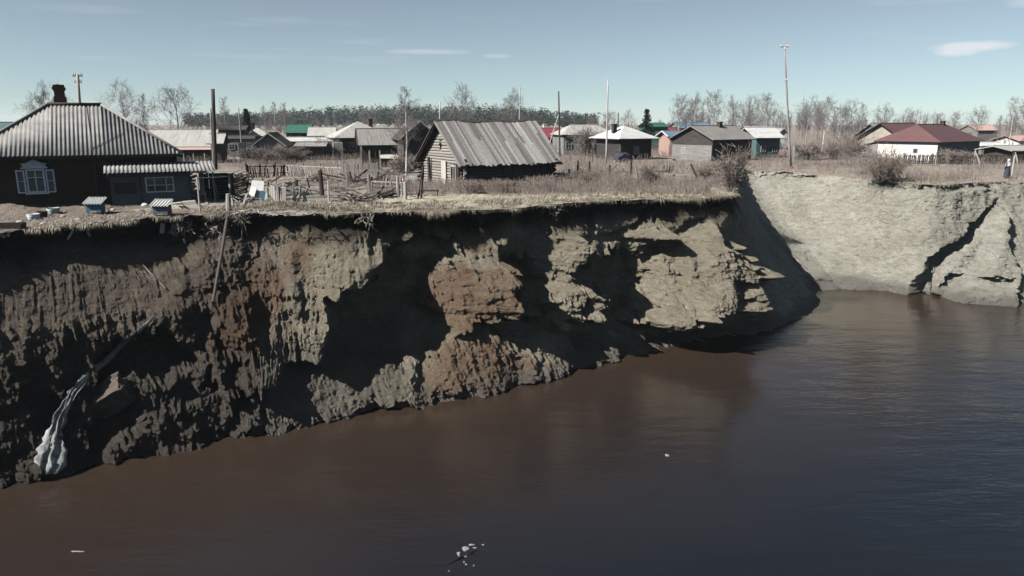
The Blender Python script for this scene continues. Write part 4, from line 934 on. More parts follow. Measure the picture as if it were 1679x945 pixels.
BT = [('bare tree with wide crown, leftmost of three behind the brown house roof', 206, 112, 145, 0, 0), ('slim bare tree between two rounder ones behind the long shed', 240, 118, 158, 4, 0),
      ('bare spreading tree above the right end of the long shed', 290, 106, 149, 5, 0), ('bare tree tips poking over the ridge left of the chimney', 84, 68, 154, 3, 0),
      ('thin birch just right of the thick tarred pole', 368, 132, 162, 4, 1), ('thin birch left of the green metal roof, first of three', 432, 138, 176, 4, 1),
      ('thin birch left of the green metal roof, second of three', 450, 142, 170, 2, 1), ('thin birch left of the green metal roof, third of three', 465, 134, 171, 4, 1),
      ('pale birch standing alone against the left end of the log barn', 664, 64, 148, 2, 1), ('round bare tree over the left half of the barn roof', 759, 122, 150, 0, 0),
      ('faint bare tree over the right half of the barn roof', 840, 130, 158, 3, 0), ('bare bushy tree behind the grey hip roof and log hut', 602, 125, 182, 5, 0),
      ('bare tree behind the cream hip house', 1000, 150, 186, 5, 0), ('low round bare tree left of the ragged pine', 1030, 160, 186, 0, 0),
      ('tall bare birch above the blue roofs, left of a pair', 1112, 136, 160, 1, 1), ('tall bare birch above the blue roofs, right of a pair', 1136, 138, 163, 3, 1),
      ('tallest grove tree above the plank-roofed hut', 1172, 130, 154, 1, 1), ('smaller bare tree behind the chimney of the plank-roofed hut', 1202, 140, 168, 3, 0),
      ('bare tree over the teal-walled hut', 1230, 132, 166, 0, 0), ('bare tree just left of the tall leaning pole', 1260, 128, 158, 1, 1),
      ('bare tree just right of the tall leaning pole', 1322, 126, 168, 3, 0), ('birch in the grove right of the leaning pole, nearest of them', 1352, 116, 164, 1, 1),
      ('bent pale birch low in the grove right of the leaning pole', 1376, 108, 178, 5, 1), ('bare tree closing the grove right of the leaning pole', 1392, 130, 172, 0, 0),
      ('bare tree left of the grey wooden gable', 1414, 134, 172, 4, 1), ('faint bare tree above the grey wooden gable', 1446, 150, 178, 3, 0),
      ('faint bare tree over the maroon ridge of the wooden gable house', 1488, 150, 184, 0, 0), ('thin bare tree over the left hip of the white-walled house', 1536, 155, 188, 5, 0),
      ('bare tree over the chimney of the white-walled house', 1566, 160, 186, 1, 0), ('bare tree right of the maroon ridge', 1600, 140, 182, 3, 0),
      ('white-barked birch near the right edge above the open shelter', 1658, 98, 163, 2, 1), ('leaning pale birch left of the open shelter', 1640, 112, 192, 4, 1), ('bare tree at the right edge behind the pinkish hut', 1682, 120, 168, 1, 0)]
for lb, px_, d, top, pi, bk in BT: bare_tree(lb, px_, d, top, pi, M_BIRCHBARK if bk else M_GREYBARK)
# conifers one can single out
def conifer(label, px_, d, top, ragged):
    R = random.Random(px_); x_ = X(px_, d, 4); h = HT(top, d)
    o = thing('spruce_tree' if not ragged else 'pine_tree', label, 'tree', (x_, d, float(gz(x_, d))))
    MB().tube([(0, 0, -.1), (0, 0, h * .5), (0, 0, h * .97)], [.16, .1, .02], 7).build('trunk', M_GREYBARK, o)
    V, Q = [], []; n = 26 if not ragged else 17
    for i in range(n):
        f = (.10 if not ragged else .28) + (.9 if not ragged else .72) * (i / n); z_ = h * f; rad = h * (.20 if not ragged else .27) * (1 - f) ** .8 + .1
        nb_ = 11 if not ragged else 8
        for j in range(nb_):
            if ragged and R.random() < .25: continue
            a = j * 6.283 / nb_ + R.uniform(-.3, .3) + i * .7; ll = rad * R.uniform(.7, 1.15); dr_ = -.28 if not ragged else .05
            for k_ in range(7):
                t = (k_ + R.random()) / 7; p = np.array([math.cos(a) * ll * t, math.sin(a) * ll * t, z_ + dr_ * ll * t + R.uniform(-.06, .06)])
                for _ in range(2):
                    e1 = np.array([R.uniform(-1, 1), R.uniform(-1, 1), R.uniform(-.5, .3)]); e1 *= R.uniform(.16, .34) / np.linalg.norm(e1)
                    e2 = np.array([R.uniform(-1, 1), R.uniform(-1, 1), R.uniform(-.4, .4)]); e2 *= R.uniform(.07, .14) / np.linalg.norm(e2)
                    b = len(V); V += [p - e1 - e2, p + e1 - e2 * .4, p + e1 * .8 + e2, p - e1 * .7 + e2]; Q.append((b, b + 1, b + 2, b + 3))
    link('crown', np_mesh('crown', np.array(V), np.array(Q), False), M_SPRUCE, o)
conifer('small dark spruce beside the short slanting pole', 405, 118, 178, False)
conifer('ragged open-crowned pine above the peaked cottage', 1060, 125, 178, True)
# the far pine wood and the far leafless woods: masses
def tufts(name, centres, size, n, m, flat=.6):
    V, Q = [], []
    C = np.repeat(centres, n, axis=0); S = np.repeat(size, n, axis=0)
    u_ = nr.normal(size=(len(C), 3)); u_ /= np.linalg.norm(u_, axis=1, keepdims=True); u_ *= nr.random((len(C), 1)) ** .4
    p = C + u_ * S; e1 = nr.normal(size=p.shape); e1[:, 2] *= .4; e1 *= (nr.uniform(.5, 1.0, (len(p), 1)) / np.linalg.norm(e1, axis=1, keepdims=True)) * S[:, :1] * .42
    e2 = nr.normal(size=p.shape); e2 *= (nr.uniform(.4, .8, (len(p), 1)) / np.linalg.norm(e2, axis=1, keepdims=True)) * S[:, :1] * .36
    V = np.stack([p - e1 - e2 * .6, p + e1 - e2 * .3, p + e1 * .5 + e2, p - e1 * .6 + e2 * .8], 1).reshape(-1, 3)
    Q = np.arange(len(V)).reshape(-1, 4); return link(name, np_mesh(name, V, Q, False), m)
n = 1700; d_ = nr.uniform(480, 760, n); f = nr.random(n) ** .92; pxs = 318 + 655 * f
hh_ = (11.5 + 5 * sstep(.10, .45, f) - 5.5 * sstep(.78, 1, f)) * nr.uniform(.66, 1.16, n) * (d_ / 560) ** .5
cc_ = np.stack([(pxs - CX) / F * d_, d_, G + hh_ * .62], 1); ss_ = np.stack([1.9 + .9 * nr.random(n), 1.9 + .9 * nr.random(n), hh_ * .40], 1)
tag(tufts('pine_wood', cc_, ss_, 46, M_PINE), 'dark green pine wood along the horizon', 'wood', kind='stuff')
def stickwood(name, label, n, pxa, pxb, da, db, ha, hb, per, r, m, seed):
    R = np.random.default_rng(seed); d_ = R.uniform(da, db, n); pxs = R.uniform(pxa, pxb, n); x_ = (pxs - CX) / F * d_
    h = R.uniform(ha, hb, n) * np.clip(.72 + .75 * vn(pxs * .03, 0, 0, seed), .4, 1.2); b = np.stack([x_, d_, np.full(n, G)], 1)
    P0 = [b]; P1 = [b + np.stack([R.normal(0, .03, n) * h, R.normal(0, .03, n) * h, h * .9], 1)]; R0 = [np.full(n, r * 2.2)]; R1 = [np.full(n, r * .6)]
    for k_ in range(per):
        f = R.uniform(.25, .9, n); p = P0[0] + (P1[0] - P0[0]) * f[:, None]; a = R.uniform(0, 6.283, n); ln = h * R.uniform(.12, .34, n) * (1.15 - f * .6)
        q = p + np.stack([np.cos(a) * ln * .6, np.sin(a) * ln * .6, ln * R.uniform(.3, 1, n)], 1)
        P0.append(p); P1.append(q); R0.append(np.full(n, r)); R1.append(np.full(n, r * .45))
    C = np.concatenate
    return tag(link(name, segs_mesh(name, C(P0), C(P1), C(R0), C(R1), 3), m), label, 'wood', kind='stuff')
stickwood('bare_woodland', 'grey leafless woodland behind the right-hand houses', 300, 960, 1720, 190, 360, 6, 11.5, 60, .035, M_TWIG, 5)
stickwood('bare_thicket', 'grey leafless thicket along the horizon on the left', 330, -40, 760, 200, 400, 4.5, 8.5, 50, .035, M_TWIG, 8)
stickwood('scrub', 'low pinkish leafless scrub between the houses', 900, 300, 1720, 98, 150, .9, 2.6, 26, .018, M_SHRUB, 12)

# shrubs one can single out
def shrub_proto(seed, h, n, spread):
    R = random.Random(seed); S = []
    for i in range(n):
        a = R.uniform(0, 6.283); s_ = R.uniform(.1, spread); d = np.array([math.cos(a) * s_, math.sin(a) * s_, 1.0]); d /= np.linalg.norm(d)
        branch(S, R, (math.cos(a) * R.uniform(0, .25), math.sin(a) * R.uniform(0, .25), -.05), d, h * R.uniform(.6, 1.05), .020, 2, 2, .18, .05)
    A = lambda k: np.array([s_[k] for s_ in S])
    return segs_mesh('twigs', A(0), A(1), A(2), A(3), 3), h
SP_ = [shrub_proto(31, 2.2, 22, .9), shrub_proto(32, 1.8, 18, .6), shrub_proto(33, 1.2, 22, 1.2)]
SHR = [('big bare bush on the brink of the right-hand bank', 1440, 298, 2.3, 0, 1.25), ('second bare bush leaning against the big one on the bank', 1464, 296, 1.6, 1, 1.1), ('bare bush at the corner where the turf brink ends', 1197, 316, 2.4, 1, .8),
       ('small bush just behind the end of the turf brink', 1182, 298, 1.5, 2, 1), ('bush in front of the plank-roofed hut, left one', 1215, 256, 2.6, 0, 1), ('bush in front of the plank-roofed hut, right one', 1238, 256, 2.2, 1, 1.2),
       ('wide bush left of the maroon-roofed house', 1400, 258, 2.4, 0, 1.5), ('bush beside the concrete foot of the leaning pole', 1322, 262, 1.9, 2, 1.5), ('low wide bush in the field right of the leaning pole', 1365, 262, 2.0, 0, 1.4),
       ('pinkish bush under the dark gabled shed', 432, 268, 1.7, 2, 1.5), ('pinkish bush left of the blue gate', 478, 266, 1.6, 2, 1.5), ('dark bush below the white porch of the hip-roofed house', 540, 262, 2.2, 0, 1.2),
       ('bush below the open-fronted log hut', 616, 270, 1.6, 1, 1.3), ('straw-coloured bush at the foot of the pale birch', 668, 284, 1.5, 2, 1.2), ('weedy bush in front of the barn, by its left corner', 775, 318, .7, 2, 1.3),
       ('weedy bush in front of the middle of the barn', 826, 316, .75, 2, 1.5), ('weedy bush in front of the right end of the barn', 892, 312, .85, 2, 1.4), ('weedy bush right of the barn before the low board wall', 955, 304, .9, 2, 1.4),
       ('bush at the right end of the low board wall', 1064, 304, 1.2, 1, 1.3), ('tall bare shrub in front of the cream hip house', 962, 256, 3.2, 1, 1.2), ('bush right of the peaked cottage', 1098, 250, 1.8, 0, 1.3), ('bush at the crossed planks', 1152, 300, 1.2, 1, 1.0), ('bush in front of the dark picket fence by the maroon house', 1560, 274, 1.4, 2, 1.5)]
for lb, px_, py_, h, pi, wd in SHR:
    me_, h0 = SP_[pi]; p = on_ground(px_, py_); o = thing('bare_shrub', lb, 'shrub', p, rng.uniform(0, 6), 'bare shrubs on the plateau'); k_ = h / h0; o.scale = (k_ * wd, k_ * wd, k_); link('twigs', me_, M_SHRUB, o)

# dry grass: matted straw along the brink, blades that hang over it
def blades(name, p, d, ln, wdt, droop, m):
    """p base, d unit direction, one bent blade each"""
    up = np.array([0, 0, 1.0]); side = np.cross(d, up); side /= np.linalg.norm(side, axis=1, keepdims=True) + 1e-9
    mid = p + d * ln[:, None] * .55; tip = p + d * ln[:, None]; tip[:, 2] -= droop * ln
    V = np.stack([p - side * wdt[:, None], p + side * wdt[:, None], mid + side * wdt[:, None] * .7, mid - side * wdt[:, None] * .7, tip], 1)
    b = (np.arange(len(p)) * 5)[:, None]
    T_ = np.concatenate([b + np.array([[0, 1, 2]]), b + np.array([[0, 2, 3]]), b + np.array([[3, 2, 4]])])
    return link(name, np_mesh(name, V.reshape(-1, 3), T_, True), m)
def brink(n, ulo, uhi, wlo, whi, R, pw=1.5):
    i = R.integers(np.searchsorted(us, ulo), np.searchsorted(us, uhi), n); w_ = wlo + (whi - wlo) * R.random(n) ** pw
    p = TL[i].copy(); nn = nrm[i]; p[:, :2] -= nn * w_[:, None] + 0; p[:, 0] += R.normal(0, .04, n)
    inside = w_ > .1
    p[:, 2] = np.where(inside, gz(p[:, 0], p[:, 1]) + .02, p[:, 2] - .03); return p, nn, w_
R = np.random.default_rng(3)
p, nn, w_ = brink(95000, 330, 1215, -.05, 4.2, R); clump = vn(p[:, 0] * .8, p[:, 1] * .8, 0, 200) + .5 * vn(p[:, 0] * 3, p[:, 1] * 3, 0, 201)
keep = ((clump > -.25) | (R.random(len(p)) < .2)) & ((w_ > .22) | (R.random(len(p)) < np.clip(.55 + 1.6 * vn(p[:, 0] * .9, p[:, 1] * .9, 0, 202), .03, 1))); p, nn, w_ = p[keep], nn[keep], w_[keep]
n = len(p); edge = np.clip(1 - w_ / .5, 0, 1)
d = R.normal(size=(n, 3)) * np.array([1, 1, .25]); d[:, 2] = np.abs(d[:, 2]) + .28 - .25 * edge; d[:, :2] += nn * edge[:, None] * 2.2 + np.array([.5, -.2]); d /= np.linalg.norm(d, axis=1, keepdims=True)
tag(blades('brink_grass', p, d, R.uniform(.10, .40, n) * (1 + (-.1 + .9 * vn(p[:, 0] * 1.7, p[:, 1] * 1.7, 0, 205)) * edge), R.uniform(.006, .014, n), .15 + .9 * edge * R.random(n), M_STRAW), 'matted pale straw grass along the cliff brink', 'grass', kind='stuff')
p1_, n1_, w1_ = brink(4500, -60, 330, -.05, 2.5, R, 2); p2_, n2_, w2_ = brink(26000, 1235, 1790, -.05, 6, R, 1.2)
p, nn, w_ = np.concatenate([p1_, p2_]), np.concatenate([n1_, n2_]), np.concatenate([w1_, w2_]); keep = vn(p[:, 0] * .9, p[:, 1] * .9, 0, 210) > .0; p, nn, w_ = p[keep], nn[keep], w_[keep]; n = len(p); edge = np.clip(1 - w_ / .4, 0, 1)
d = R.normal(size=(n, 3)) * np.array([1, 1, .3]); d[:, 2] = np.abs(d[:, 2]) + .35 - .3 * edge; d[:, :2] += nn * edge[:, None] * 1.5; d /= np.linalg.norm(d, axis=1, keepdims=True)
tag(blades('sparse_grass', p, d, R.uniform(.12, .36, n), R.uniform(.006, .013, n), .3 + .5 * edge, M_STRAW), 'thin dry grass on the yard and the right-hand bank', 'grass', kind='stuff')
# tall dead weeds over the open ground
n = 52000; pxs = R.uniform(300, 1679, n); pys = 240 + 82 * R.random(n) ** .75; gp = np.array([at(a, b)[:2] for a, b in zip(pxs, pys)])
den = .55 * vn(gp[:, 0] * .16, gp[:, 1] * .16, 0, 220) + .45 * vn(gp[:, 0] * .6, gp[:, 1] * .6, 0, 221)
br_y = np.interp(gp[:, 0], TL[(us > -200) & (us < 1900), 0], TL[(us > -200) & (us < 1900), 1])
inb = np.abs((gp[:, 0] - fl[0]) * math.cos(rb) + (gp[:, 1] - fl[1]) * math.sin(rb) - BL / 2) < BL / 2 + .1
inb &= np.abs(-(gp[:, 0] - fl[0]) * math.sin(rb) + (gp[:, 1] - fl[1]) * math.cos(rb) - BW / 2) < BW / 2 + .1
boost = ((pxs > 755) & (pxs < 940) & (pys > 296)) * .6 + ((pxs > 400) & (pxs < 680) & (pys < 285)) * .3 + ((pxs > 660) & (pys < 275)) * .25
keep = (den + boost > .07) & (gp[:, 1] > br_y + 1.2) & ~inb; gp = gp[keep]; n = len(gp)
z0 = gz(gp[:, 0], gp[:, 1]); h = R.uniform(.3, .95, n) * (1 + .4 * vn(gp[:, 0] * .3, gp[:, 1] * .3, 0, 224)); b = np.stack([gp[:, 0], gp[:, 1], z0 - .03], 1)
t = b + np.stack([R.normal(0, .16, n) * h, R.normal(0, .16, n) * h, h], 1)
m1 = b + (t - b) * R.uniform(.4, .8, n)[:, None]; a = R.uniform(0, 6.28, n); e1 = m1 + np.stack([np.cos(a) * .22 * h, np.sin(a) * .22 * h, .25 * h], 1)
wr = .004 + .00011 * gp[:, 1]
tag(link('dry_weeds', segs_mesh('dry_weeds', np.concatenate([b, m1]), np.concatenate([t, e1]), np.concatenate([wr, wr * .7]), np.concatenate([wr * .6, wr * .5]), 3), M_WEED), 'tall dead pinkish-brown weeds over the open ground', 'weeds', kind='stuff')

# ------------------------------------------------------------------ fences, yard things, debris
M_ZINC = mat('dull_metal', (.20, .205, .21), (.32, .325, .33), 3, .6, rust=((.12, .08, .06), .60), rnd=.15)
M_CLOTH = mat('pale_torn_cloth', (.15, .16, .163), (.34, .355, .36), 5, .85, (1, 1, 1), .8, .05, .05, rust=((.07, .062, .055), .52))
M_WHITESHEET = mat('white_sheet', (.48, .48, .49), (.60, .60, .60), 2, .8, rust=((.3, .28, .26), .62))
M_STONE = mat('dull_stone', (.17, .155, .145), (.30, .28, .26), 4, .95, rnd=.3)
M_MASONRY = mat('reddish_masonry', (.055, .043, .038), (.10, .08, .07), 3, .95, (1, 1, 2.5), .7, .05, .1)
M_DARKCLOTH = mat('dark_blue_cloth', (.030, .036, .05), (.05, .058, .075), 6, .9, rnd=.05)
M_PALECLOTH = mat('pale_shawl', (.34, .33, .34), (.46, .45, .46), 8, .9, rnd=.05)
M_SKIN = mat('skin', (.34, .22, .17), (.40, .27, .21), 8, .6, bump=0, rnd=0)
M_FOAM = mat('dirty_foam', (.13, .127, .125), (.30, .295, .29), 30, .8, rnd=.1)
M_WETWOOD = mat('wet_black_wood', (.012, .010, .009), (.03, .025, .022), 5, .5, rnd=.1)
M_RED = mat('faded_red_rag', (.20, .07, .07), (.28, .11, .10), 4, .9)

board_me = {}
def board(parent, name, p, size, rot, m):
    """a plank that shares one bevelled unit mesh; p centre"""
    me_ = board_me.get('b')
    if me_ is None:
        t = MB(); a, b = .5, .47
        vs_ = [(x_, y_, z_) for z_ in (-.5, .5) for (x_, y_) in ((-.5, -.44), (-.44, -.5), (.46, -.5), (.5, -.45), (.5, .46), (.45, .5), (-.47, .5), (-.5, .44))]
        t.add(vs_, [tuple(range(7, -1, -1)), tuple(range(8, 16))] + [(i, (i + 1) % 8, 8 + (i + 1) % 8, 8 + i) for i in range(8)])
        me_ = bpy.data.meshes.new('board'); me_.from_pydata(t.v, [], t.f); me_.materials.append(m); me_.update(); board_me['b'] = me_
    o = bpy.data.objects.new(name, me_); col.objects.link(o); o.parent = parent; o.location = p; o.scale = size
    if hasattr(rot, '__len__') and len(rot) == 3: o.rotation_euler = rot
    else: o.rotation_mode = 'QUATERNION'; o.rotation_quaternion = rot
    o.material_slots[0].link = 'OBJECT'; o.material_slots[0].material = m
    return o
def stick(parent, name, a, b, w_, th, m):
    """a plank from point a to point b (its long side is local z)"""
    a, b = Vector(a), Vector(b); d = b - a
    q = Vector((0, 0, 1)).rotation_difference(d.normalized())
    return board(parent, name, (a + b) / 2, (w_, th, d.length), q, m)
def fence(name, label, px0, py0, px1, py1, h, gap=.16, w_=.10, m=None, lean=.0, miss=.0, rails=2, var=.15, jit=.06, post=2.2, group=None, pale=None, hang=0.0):
    """pickets on rails between two ground points"""
    m = m or M_GREYWOOD; a, b = on_ground(px0, py0), on_ground(px1, py1); d = b - a; ln = math.hypot(d[0], d[1]); ang = math.atan2(d[1], d[0])
    o = thing(name, label, 'fence', a, ang, group); dz = (b[2] - a[2]); n = int(ln / gap)
    for i in range(n + 1):
        if rng.random() < miss: continue
        x_ = i * gap + rng.uniform(-.02, .02); hh = h * rng.uniform(1 - var, 1); l_ = lean + rng.uniform(-jit, jit)
        z0 = dz * x_ / ln - .05 + hang
        stick(o, 'picket', (x_, -.03, z0), (x_ + hh * math.sin(l_), -.03 + rng.uniform(-.05, .05), z0 + hh * math.cos(l_)), w_ * rng.uniform(.8, 1.1), .022, pale if pale and rng.random() < .35 else m)
    for k_ in range(rails):
        f = .3 + .5 * k_ / max(rails - 1, 1); stick(o, 'rail', (-.05, .02, h * f), (ln + .05, .02, dz + h * f + rng.uniform(-.05, .05)), .07, .045, m)
    if post:
        for i in range(int(ln / post) + 1):
            x_ = min(i * post, ln); MB().tube([(0, 0, -.2), (rng.uniform(-.06, .06), 0, h * .6), (rng.uniform(-.1, .1), rng.uniform(-.05, .05), h * 1.08)], [.075, .07, .06], 7).build('post', m, o).location = (x_, .09, dz * x_ / ln)
    return o
def post(label, px_, py_, h, r=.08, m=None, lean=(0, 0), name='fence_post', group='single posts left standing'):
    p = on_ground(px_, py_); o = MB().tube([(0, 0, -.25), (lean[0] * h * .5, lean[1] * h * .5, h * .5), (lean[0] * h, lean[1] * h, h)], [r * 1.05, r, r * .85], 7).build(name, m or M_DARKWOOD)
    place(o, p); return tag(o, label, 'post', group)
def pile(name, label, px_, py_, n, ln, spread, m, hgt=.25, w_=.14, flat=True, pale=None, cat='wood pile', ang=None):
    """heap of boards; each board a part"""
    p = on_ground(px_, py_); o = thing(name, label, cat, p)
    for i in range(n):
        a = (ang if ang is not None else 0) + rng.uniform(-.5, .5) * (3.0 if ang is None else 1.0); tilt = rng.uniform(-.12, .12) if flat else rng.uniform(-.42, .42)
        z_ = .03 + hgt * (i / n) * rng.uniform(.4, 1); c_ = Vector((rng.uniform(-spread[0], spread[0]), rng.uniform(-spread[1], spread[1]), z_)); l_ = ln * rng.uniform(.5, 1.1)
        v_ = Vector((math.cos(a) * math.cos(tilt), math.sin(a) * math.cos(tilt), math.sin(tilt))) * l_ / 2
        if c_.z - abs(v_.z) < .0: c_.z += abs(v_.z)
        stick(o, 'board', c_ - v_, c_ + v_, w_ * rng.uniform(.7, 1.2), .03, pale if pale and rng.random() < .5 else m)
    return o

# left yard
def beehive(label, px_, py_, m, rz):
    p = on_ground(px_, py_); o = thing('beehive', label, 'beehive', p, rz, 'beehives in the yard')
    for i in range(3): MB().box((0, 0, .17 + i * .15), (.70, .55, .142)).build('box_tier', m, o)
    for sx in (-1, 1):
        for sy in (-1, 1): MB().box((sx * .28, sy * .2, .03), (.06, .06, .16)).build('leg', M_GREYWOOD, o)
    V = MB(); n = 48
    for i in range(n + 1):
        x_ = -.45 + .9 * i / n; z_ = .585 + .028 * math.sin(2 * math.pi * i / 8)
        V.v += [(x_, -.40, z_ - .03), (x_, .40, z_ + .22), (x_, -.40, z_ - .045), (x_, .40, z_ + .205)]
    for i in range(n): a = 4 * i; V.f += [(a, a + 4, a + 5, a + 1), (a + 2, a + 3, a + 7, a + 6), (a, a + 2, a + 6, a + 4), (a + 1, a + 5, a + 7, a + 3)]
    V.build('wavy_lid', mat('white_lid', (.56, .56, .56), (.68, .68, .67), 4, .9, bump=.1, rnd=.04), o); MB().box((0, -.29, .13), (.3, .05, .03)).build('landing_board', M_PALEWOOD, o)
beehive('blue-grey box with wavy white lid below the porch corner', 158, 351, M_BLUEPAINT, .1)
beehive('grey box with wavy white lid beside the plank pile', 267, 355, M_GREYPAINT_SHADE, .05)
def tub(label, px_, py_, r, h, m, band=None, name='tub'):
    p = on_ground(px_, py_); o = thing(name, label, 'tub', p, 0, 'tubs standing in the yard')
    V = MB(); n = 14; prof = [(r * .82, 0), (r * .95, h * .6), (r, h), (r * .93, h), (r * .88, h * .6), (r * .76, .04), (0.001, .04)]
    for rr, z_ in prof:
        for k_ in range(n): V.v.append((rr * math.cos(k_ * 6.2832 / n), rr * math.sin(k_ * 6.2832 / n), z_))
    for j in range(len(prof) - 1):
        for k_ in range(n): V.f.append((j * n + k_, j * n + (k_ + 1) % n, (j + 1) * n + (k_ + 1) % n, (j + 1) * n + k_))
    V.build('shell', m, o, True); MB().tube([(r * math.cos(t), r * math.sin(t), h) for t in np.linspace(0, 6.2832, 15)], .014, 5).build('rim', band or m, o)
tub('white tub leftmost of three in front of the carved window', 54, 352, .26, .27, M_WHITEPAINT)
tub('dark tub between two pale ones in front of the carved window', 69, 351, .24, .28, M_DARKWOOD)
tub('pale greenish tub rightmost of three below the carved window', 88, 350, .30, .26, mat('green_enamel', (.33, .42, .40), (.42, .5, .48), 3, .5, rnd=.05), M_TEAL)
p = on_ground(19, 377); o = thing('open_crate', 'dark open crate half sunk at the brink in the left corner', 'crate', p, .25)
for s_ in ((0, -.28, .95, .04), (0, .28, .95, .04), (-.47, 0, .04, .52), (.47, 0, .04, .52)): MB().box((s_[0], s_[1], .1), (s_[2], s_[3], .36)).build('side_board', M_DARKWOOD, o)
MB().box((0, 0, -.02), (.9, .5, .04)).build('bottom_board', M_DARKWOOD, o)
pile('plank_pile', 'pile of pale sawn planks between the grey hive and the pale post', 304, 343, 16, 1.9, (.7, .45), M_PALEWOOD, .35, .2, ang=-.5)
pile('sheet_pile', 'flat grey panels stacked behind the pale planks', 312, 333, 4, 2.2, (.4, .3), M_GREYWOOD, .18, .75, ang=0.05, cat='panels')
pile('scrap_heap', 'heap of broken boards between the porch and the little shed', 293, 318, 34, 1.7, (.75, .6), M_GREYWOOD, 1.35, .15, False, M_PALEWOOD, 'scrap heap')
p = on_ground(292, 322); o = thing('crossed_beams', 'two dark beams crossed in front of the scrap heap by the porch', 'beams', p)
stick(o, 'beam', (-.75, 0, .25), (.85, .05, 1.55), .17, .15, M_DARKWOOD); stick(o, 'beam', (-.6, .18, 1.45), (.75, .1, .35), .15, .13, M_DARKWOOD)
# little plank shed
p = on_ground(357, 326); o = thing('plank_shed', 'little teal plank shed with flat grey roof right of the scrap heap', 'shed', p, math.radians(4))
for i in range(9): stick(o, 'wall_board', (-.55, -.55, .16 + i * .155), (.86, -.55, .16 + i * .155), .035, .148, M_TEAL)
MB().box((.15, .45, .75), (1.4, .05, 1.5)).build('back_wall', M_DARKWOOD, o)
for sx in (-.6, .9): MB().box((sx, -.06, .75), (.05, .95, 1.5)).build('side_wall', M_DARKWOOD, o)
for sx, w_ in ((-.72, .13), (-.58, .1), (.95, .1)): stick(o, 'post', (sx, -.66, -.1), (sx + .03, -.66, 1.6), w_, .1, M_PALEWOOD)
for i in range(6): stick(o, 'roof_board', (-1.25, -.85 + i * .29, 1.62 + i * .012), (1.25, -.85 + i * .29, 1.58 + i * .012), .03, .28, M_GREYWOOD)
stick(o, 'prop', (.3, -.9, -.05), (.15, -.62, .95), .05, .04, M_GREYWOOD)
o = post('thin pale post with a cross rail in front of the little teal shed', 328, 347, 1.75, .045, M_PALEPOLE, (.01, 0), 'rail_post', None)
p0 = Vector(on_ground(328, 347)); p1 = Vector(on_ground(376, 334))
stick(o, 'cross_rail', Vector((0, 0, 1.68)), p1 - p0 + Vector((0, 0, 1.5)), .04, .04, M_PALEPOLE)
p = on_ground(398, 324); o = thing('slat_stack', 'slanting stack of thin slats right of the little teal shed', 'slats', p)
for i in range(15): z_ = .08 + i * .095; stick(o, 'slat', (-.55 + i * .012, rng.uniform(-.2, .2), z_ * .92), (.42 + rng.uniform(-.15, .1), rng.uniform(-.2, .2), z_ * .92 + .30), .06, .05, M_GREYWOOD if i % 3 else M_DARKWOOD)
stick(o, 'prop', (.25, -.3, -.1), (.62, -.25, 1.55), .08, .06, M_DARKWOOD)
p = on_ground(420, 330); o = thing('leaning_sheet', 'white sheet panel leaning beside the slat stack', 'sheet', p, .1); q = stick(o, 'panel', (0, 0, -.02), (.1, .4, 1.15), .72, .03, M_WHITESHEET)
p = on_ground(409, 331); o = thing('leaning_sheet', 'narrow torn white sheet leaning left of the wide one', 'sheet', p, -.2); q = stick(o, 'panel', (0, 0, -.02), (.2, .3, .85), .38, .03, M_WHITESHEET)
p = on_ground(429, 332); o = thing('leaning_sheet', 'dark blue panel propped against the white sheet', 'sheet', p, .2); stick(o, 'panel', (0, 0, -.02), (.15, .2, .62), .40, .03, M_BLUEPAINT)
o = post('thick grey stump post at the brink beside the tangled roots', 375, 349, .95, .12, M_GREYWOOD, (.05, 0))
o = post('thin stake left of the tangled roots', 383, 341, .6, .05, M_PALEWOOD, (-.1, 0))
o = tag(MB().tube([(0, 0, .15), (.25, .05, .3), (.5, 0, .18)], [.12, .2, .08], 7).build('red_rag', M_RED, None, True), 'faded red rag hanging at the corner of the little teal shed', 'rag'); place(o, on_ground(378, 318)); o.location.z += .2
fence('paling_fence', 'upright weathered palings right of the white sheets', 440, 337, 470, 338, 1.25, .135, .125, M_GREYWOOD, .02, .05, 2, .25, .05, 1.2, pale=M_PALEWOOD)
fence('broken_palings', 'collapsed palings fanned out left of the dark thick post', 472, 338, 503, 335, 1.15, .16, .11, M_PALEWOOD, .25, .25, 1, .5, .45, 0)
fence('dark_pickets', 'row of dark uneven pickets behind the white sheets', 405, 292, 470, 290, 1.15, .20, .13, M_DARKWOOD, .05, .15, 2, .35, .2, 2.5)
fence('dark_pickets', 'tilting dark pickets sloping down behind the weedy plot', 470, 289, 560, 294, 1.1, .19, .10, M_GREYWOOD, -.30, .1, 2, .25, .12, 2.4)
fence('paling_fence', 'straight grey paling fence in front of the log hut', 563, 291, 622, 291, 1.25, .12, .08, M_GREYWOOD, 0, .03, 3, .1, .03, 1.6)
fence('rail_fence', 'thin rail fence between grey palings and barn', 610, 318, 664, 322, 1.0, .9, .06, M_GREYWOOD, .02, 0, 3, .2, .08, 1.3)
pile('brush_pile', 'fan of dark brushwood sticks in front of the rail fence', 582, 331, 46, 1.5, (.8, .35), M_GREYWOOD, .35, .045, False, M_DARKWOOD, 'brushwood')
pile('pole_stack', 'long grey poles lying behind the brushwood', 568, 313, 12, 3.4, (.6, .5), M_GREYWOOD, .4, .09, True, None, 'poles', ang=.1)
pile('board_scatter', 'boards lying at the foot of the dark thick post', 515, 329, 10, 1.8, (.8, .4), M_GREYWOOD, .2, .13, True, M_PALEWOOD, 'boards', ang=.35)
pile('board_scatter', 'dark boards lying in the weedy plot behind the thick post', 500, 305, 9, 2.2, (1.2, .6), M_DARKWOOD, .2, .15, True, M_GREYWOOD, 'boards', ang=.1)
